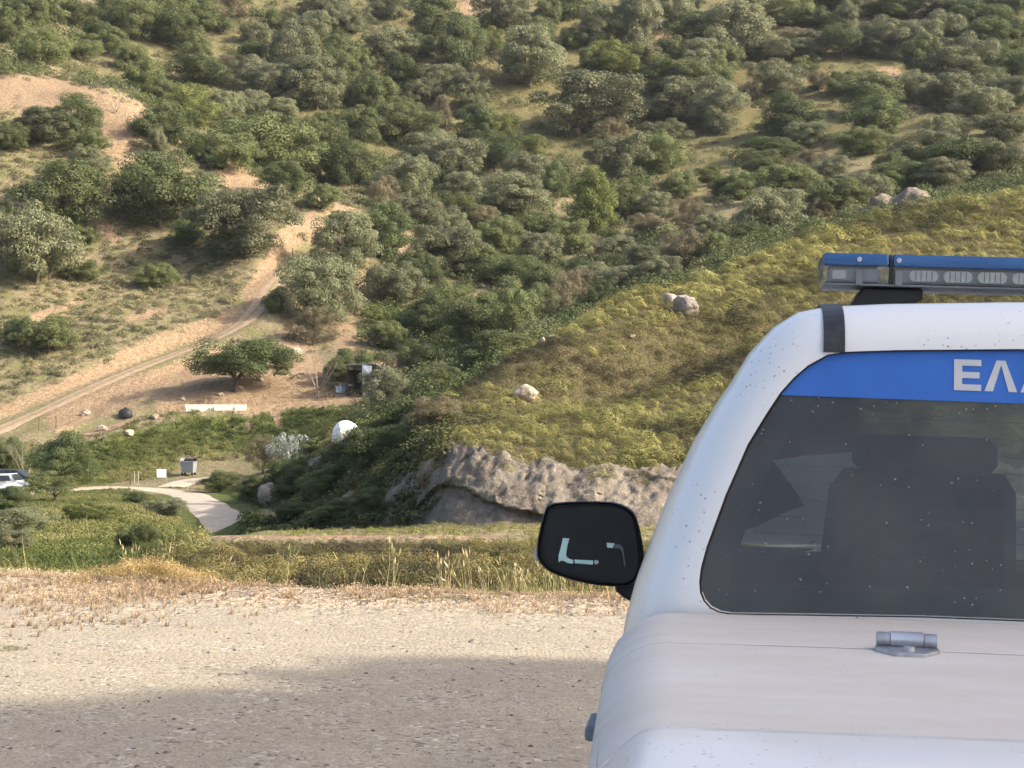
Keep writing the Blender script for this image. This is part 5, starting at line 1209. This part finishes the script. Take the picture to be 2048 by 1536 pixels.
# water trough
p = at(371, 826, 140) + Vector((0, 0, .22)); q = at(492, 818, 140) + Vector((0, 0, .22)); L_ = (q - p).length; t_ = empty('water_trough', p, math.atan2(q.y - p.y, q.x - p.x))
b = MB(); b.box(0, L_, -.30, -.22, -.1, .55); b.build('trough_wall', M_cream, t_)
b = MB(); b.box(0, L_, .22, .30, -.1, .55); b.build('trough_wall', M_cream, t_)
for x in (0, L_ - .08):
    b = MB(); b.box(x, x + .08, -.219, .219, -.1, .55); b.build('trough_end', M_cream, t_)
b = MB(); b.box(.08, L_ - .08, -.219, .219, -.1, .40); b.build('water', M_dglass, t_)
for x in (.02, L_ * .46, L_ * .80):
    b = MB(); b.box(x, x + .09, -.345, -.302, -.1, .30); b.build('trough_brace', M_fwood, t_)
tag(t_, 'long cream water trough lying on the red terrace path', 'trough')
# black tank
p = at(251, 836, 140); t_ = empty('black_tank', p)
b = MB(); rg_ = []
for z, f in ((0, .95), (.12, 1.02), (.45, 1.0), (.65, .85), (.78, .5), (.82, .25)): rg_.append([(.62 * f * math.cos(a) * 1.05, .5 * f * math.sin(a), z) for a in np.linspace(0, 2 * math.pi, 20, endpoint=False)])
b.loft(rg_, True, True, True); b.build('tank_body', M_blk, t_, True)
b = MB(); b.tube([(0, 0, .82), (0, 0, .9)], .16, 12); b.build('tank_cap', M_blk, t_)
tag(t_, 'squat black plastic tank beside the terrace path', 'tank')
# white dome covered with a sheet
p = at(694, 884, 92); t_ = empty('white_dome', p, R(18)); t_.scale = (0.80, 0.80, 0.82)
b = MB(); rg_ = []
for x in np.linspace(-1.0, 1.0, 12):
    h_ = 1.38 * (1 - abs(x) ** 2.6) ** .45 * (1 - .22 * max(0, x)) + .01; wv = .95 * (1 - abs(x) ** 4) ** .5 + .01
    rg_.append([(x * 1.05, wv * math.cos(a), max(-.1, h_ * math.sin(a) ** .8 if math.sin(a) > 0 else -.1)) for a in np.linspace(0, math.pi, 18)])
b.loft(rg_, False); b.add(rg_[0], [tuple(range(18))]); b.add(rg_[-1], [tuple(range(17, -1, -1))]); b.build('cover_sheet', M_wht, t_, True, 0, 60)
b = MB()
for x in (-.6, 0.3): b.tube([(x * 1.05 , (.95 * (1 - abs(x) ** 4) ** .5 + .02) * math.cos(a), (1.38 * (1 - abs(x) ** 2.6) ** .45 * (1 - .22 * max(0, x)) + .02) * max(0.01, math.sin(a)) ** .8) for a in np.linspace(.05, math.pi - .05, 14)], .025, 6)
b.build('hoop', M_tin, t_)
tag(t_, 'bright white dome-shaped cover half hidden behind the spur shrubs', 'cover')
# shed
p = at(728, 794, 140); sh = empty('farm_shed', p, R(-12)); sh.scale = (1.05, 1.05, 1.15)
b = MB(); b.box(-1.6, -1.5, 0, 2.4, -.2, 2.2); b.build('side_wall', M_darkw, sh)
b = MB(); b.box(.9, 1.0, 0, 2.4, -.2, 2.2); b.build('side_wall', M_fwood, sh)
b = MB(); b.box(-1.499, .899, 2.3, 2.4, -.2, 2.2); b.build('back_wall', M_darkw, sh)
b = MB(); b.box(-.15, .0, -.1, 0, -.2, 2.3); b.build('door_post', M_fwood, sh)
b = MB(); b.box(.0, .895, 0.0, .08, -.2, 2.15); b.build('front_wall', M_fwood, sh)
for k in range(4):
    b = MB(); x0 = -1.75 + k * .74; b.add([(x0, -.35, 2.62 + .012 * k), (x0 + .76, -.35, 2.62 + .012 * k), (x0 + .76, 2.7, 2.24 + .012 * k), (x0, 2.7, 2.24 + .012 * k)], [(0, 1, 2, 3)]); o = b.build('roof_sheet', M_tin, sh); o.modifiers.new('t', 'SOLIDIFY').thickness = .03
b = MB(); b.add([(-.05, -.45, 2.55), (.85, -.40, 2.50), (.9, -.75, 1.55), (.05, -.62, 1.75)], [(0, 1, 2, 3)]); o = b.build('hanging_sheet', M_tin, sh); o.modifiers.new('t', 'SOLIDIFY').thickness = .03
tag(sh, 'small dark farm shed with tin roof among the trees', 'shed')
for i, (u, v, rx, rz_, lb) in enumerate([(682, 788, 60, 20, 'crumpled tin sheet leaning beside the shed, nearer the bare tree'), (697, 790, 25, -30, 'flat tin sheet lying in front of the shed door'), (690, 783, 80, 60, 'upright tin scrap between the two sheets by the shed')]):
    p = at(u, v, 140); b = MB(); n_ = 9
    V0 = [(x, y, .04 * math.sin(x * 18)) for y in (0, .7) for x in np.linspace(-.45, .45, n_)]; b.add(V0, [(k, k + 1, n_ + k + 1, n_ + k) for k in range(n_ - 1)])
    o = b.build('tin_sheet', M_tin, None); o.modifiers.new('t', 'SOLIDIFY').thickness = .02; o.location = p + Vector((0, 0, .12)); o.rotation_euler = (R(rx), 0, R(rz_)); tag(o, lb, 'tin sheet', 'tin sheets by the shed')
# second shelter among the trees
p = at(835, 782, 115); t_ = empty('tin_shelter', p + Vector((0, 0, 0)), R(8))
for x in (-1.1, 1.1):
    for y in (0, 1.6):
        b = MB(); b.tube([(x, y, -.2), (x, y, 1.55)], .05, 6); b.build('post', M_fwood, t_)
b = MB(); b.box(-1.35, 1.35, -.25, 1.9, 1.55, 1.62); b.build('roof', M_darkw, t_)
tag(t_, 'low shelter roof showing between the farm trees', 'shelter')
# waste container
p = at(376, 951, 120); wc = empty('waste_container', p, R(-14))
b = MB(); b.box(-.52, .66, -.40, .40, .22, 1.08, 1.0, 1.0); b.V = [(x * (.9 if z < .5 else 1.03), y * (.85 if z < .5 else 1.03), z) for x, y, z in b.V]; b.build('bin_body', M_bin, wc, False, .04)
b = MB(); b.box(-.57, .71, -.45, .45, 1.082, 1.14); b.build('bin_rim', M_bin, wc, False, .02)
b = MB(); rg_ = [[(x, .42 * math.cos(a), 1.15 + .26 * math.sin(a)) for a in np.linspace(.15, math.pi - .15, 10)] for x in (-.2, .66)]; b.loft(rg_, False); b.build('bin_lid', M_blk, wc, True)
b = MB(); b.prism([(-.43, 1.15), (.43, 1.15), (.40, 1.36), (.0, 1.46), (-.40, 1.36)], -.58, -.50, 'x'); b.build('lid_arm', M_bin, wc, False, .01)
for x in (-.4, .5):
    for y in (-.3, .3):
        b = MB(); b.tube([(x, y - .03, .10), (x, y + .03, .10)], .10, 12); b.build('wheel', M_blk, wc)
tag(wc, 'grey wheeled waste container standing by the gravel drive', 'waste container')
# notice board
p = at(316, 966, 115); sb = empty('notice_board', p, R(8))
b = MB(); b.box(-.10, .62, -.03, .03, .45, 1.12); b.build('board', M_wht, sb, False, .01)
for x in (-.08, .66):
    b = MB(); b.tube([(x, .04, -.3), (x, .04, 1.16)], .03, 8); b.build('post', M_post if x < 0 else M_fwood, sb)
tag(sb, 'blank white notice board on two posts by the road fork', 'notice board')
# fence with wire
posts = []
for i, (u, v, h_, lb) in enumerate([(261, 970, 1.15, 'rusty gate post left of the paler post'), (268, 968, 1.05, 'pale concrete gate post beside the rusty one'), (276, 966, .95, 'thin pale gate post nearest the notice board'), (78, 862, 1.2, 'dark fence post by the dirt track, nearer the border'), (112, 858, 1.1, 'dark fence post by the dirt track, nearer the black tank'), (585, 515, 1.1, 'short post on the outer edge of the dirt track bend')]):
    p = at(u, v, 110); b = MB(); b.tube([(0, 0, -.3), (.02, 0, h_ * .6), (0, .02, h_)], [.055, .05, .045], 8); o = b.build('fence_post', [M_post, M_fwood, M_fwood, M_post, M_post, M_post][i]); o.location = p; tag(o, lb, 'post', 'fence posts'); posts.append(p)
# parked vehicles at the left border
def car(name, u, v, rz_, paint_m, label, pickup):
    p = at(u, v, 110); c = empty(name, p, rz_)
    side = [(-2.3, .35), (-2.35, .75), (-2.2, .92), (-1.0, .98), (-.45, 1.50), (1.0, 1.55), (1.45, 1.02), (2.3, .98), (2.4, .6), (2.35, .35)] if pickup else [(-2.0, .3), (-2.1, .7), (-1.95, .95), (-1.3, 1.02), (-.7, 1.48), (.9, 1.52), (1.75, 1.05), (2.1, .95), (2.1, .35)]
    b = MB(); n_ = len(side)
    rg_ = [[(x, y, z - (abs(y) > .85) * .0) for x, z in side] for y in (-.88, .88)]
    rg_ = [[(x, -.88 if z < 1.02 else -.70, z) for x, z in side], [(x, .88 if z < 1.02 else .70, z) for x, z in side]]
    b.loft(rg_, True, True, True); b.build('body', paint_m, c, False, .06)
    for s_ in (-1, 1):
        for x0, x1 in ((-.85, -.02), (.06, 1.0)):
            b = MB(); y0, y1 = s_ * .878, s_ * .735
            b.add([(x0, y0, 1.06), (x1 + .14 * (x1 > .5), y0, 1.06), (x1 - .12 * (x1 > .5), y1, 1.44), (x0 + .28 * (x0 < -.5), y1, 1.44)], [(0, 1, 2, 3)]); o = b.build('side_window', M_dglass, c); o.modifiers.new('t', 'SOLIDIFY').thickness = .03
        for x in (-1.45, 1.45):
            b = MB(); b.tube([(x, s_ * .68, .33), (x, s_ * .90, .33)], .33, 20); wo = b.build('wheel', M_rubber, c)
            b = MB(); b.tube([(x, s_ * .89, .33), (x, s_ * .91, .33)], .19, 14); b.build('rim', M_alloy, wo)
        b = MB(); b.box(2.30, 2.42, *sorted((s_ * .55, s_ * .82)), .72, .88); b.build('headlight', M_amber, c) if pickup else None
    b = MB(); b.add([(1.02, -.66, 1.50), (1.02, .66, 1.50), (1.44, .76, 1.06), (1.44, -.76, 1.06)], [(0, 1, 2, 3)]); o = b.build('windscreen', M_dglass, c); o.modifiers.new('t', 'SOLIDIFY').thickness = .03
    return tag(c, label, 'car')
car('parked_pickup', 2, 990, R(-8), M_wpaint, 'white pickup parked behind bushes at the left border', True)
car('parked_car', 22, 979, R(172), M_dpaint, 'dark car parked just behind the white pickup', False)


# ------------------------------------------------------------------ air between here and the far hillside
b = MB(); b.box(-420, 420, -60, 540, -14, 190)
hz = b.build('haze', None)
hm = bpy.data.materials.new('haze'); hm.use_nodes = True; hm.node_tree.nodes.clear()
ho_ = hm.node_tree.nodes.new('ShaderNodeOutputMaterial'); hv = hm.node_tree.nodes.new('ShaderNodeVolumePrincipled')
hv.inputs['Color'].default_value = (0.80, 0.86, 0.94, 1); hv.inputs['Density'].default_value = 0.00008; hv.inputs['Anisotropy'].default_value = 0.2
hm.node_tree.links.new(hv.outputs[0], ho_.inputs['Volume']); hz.data.materials.append(hm)
tag(hz, 'thin pale air over the valley', None, None, 'stuff')
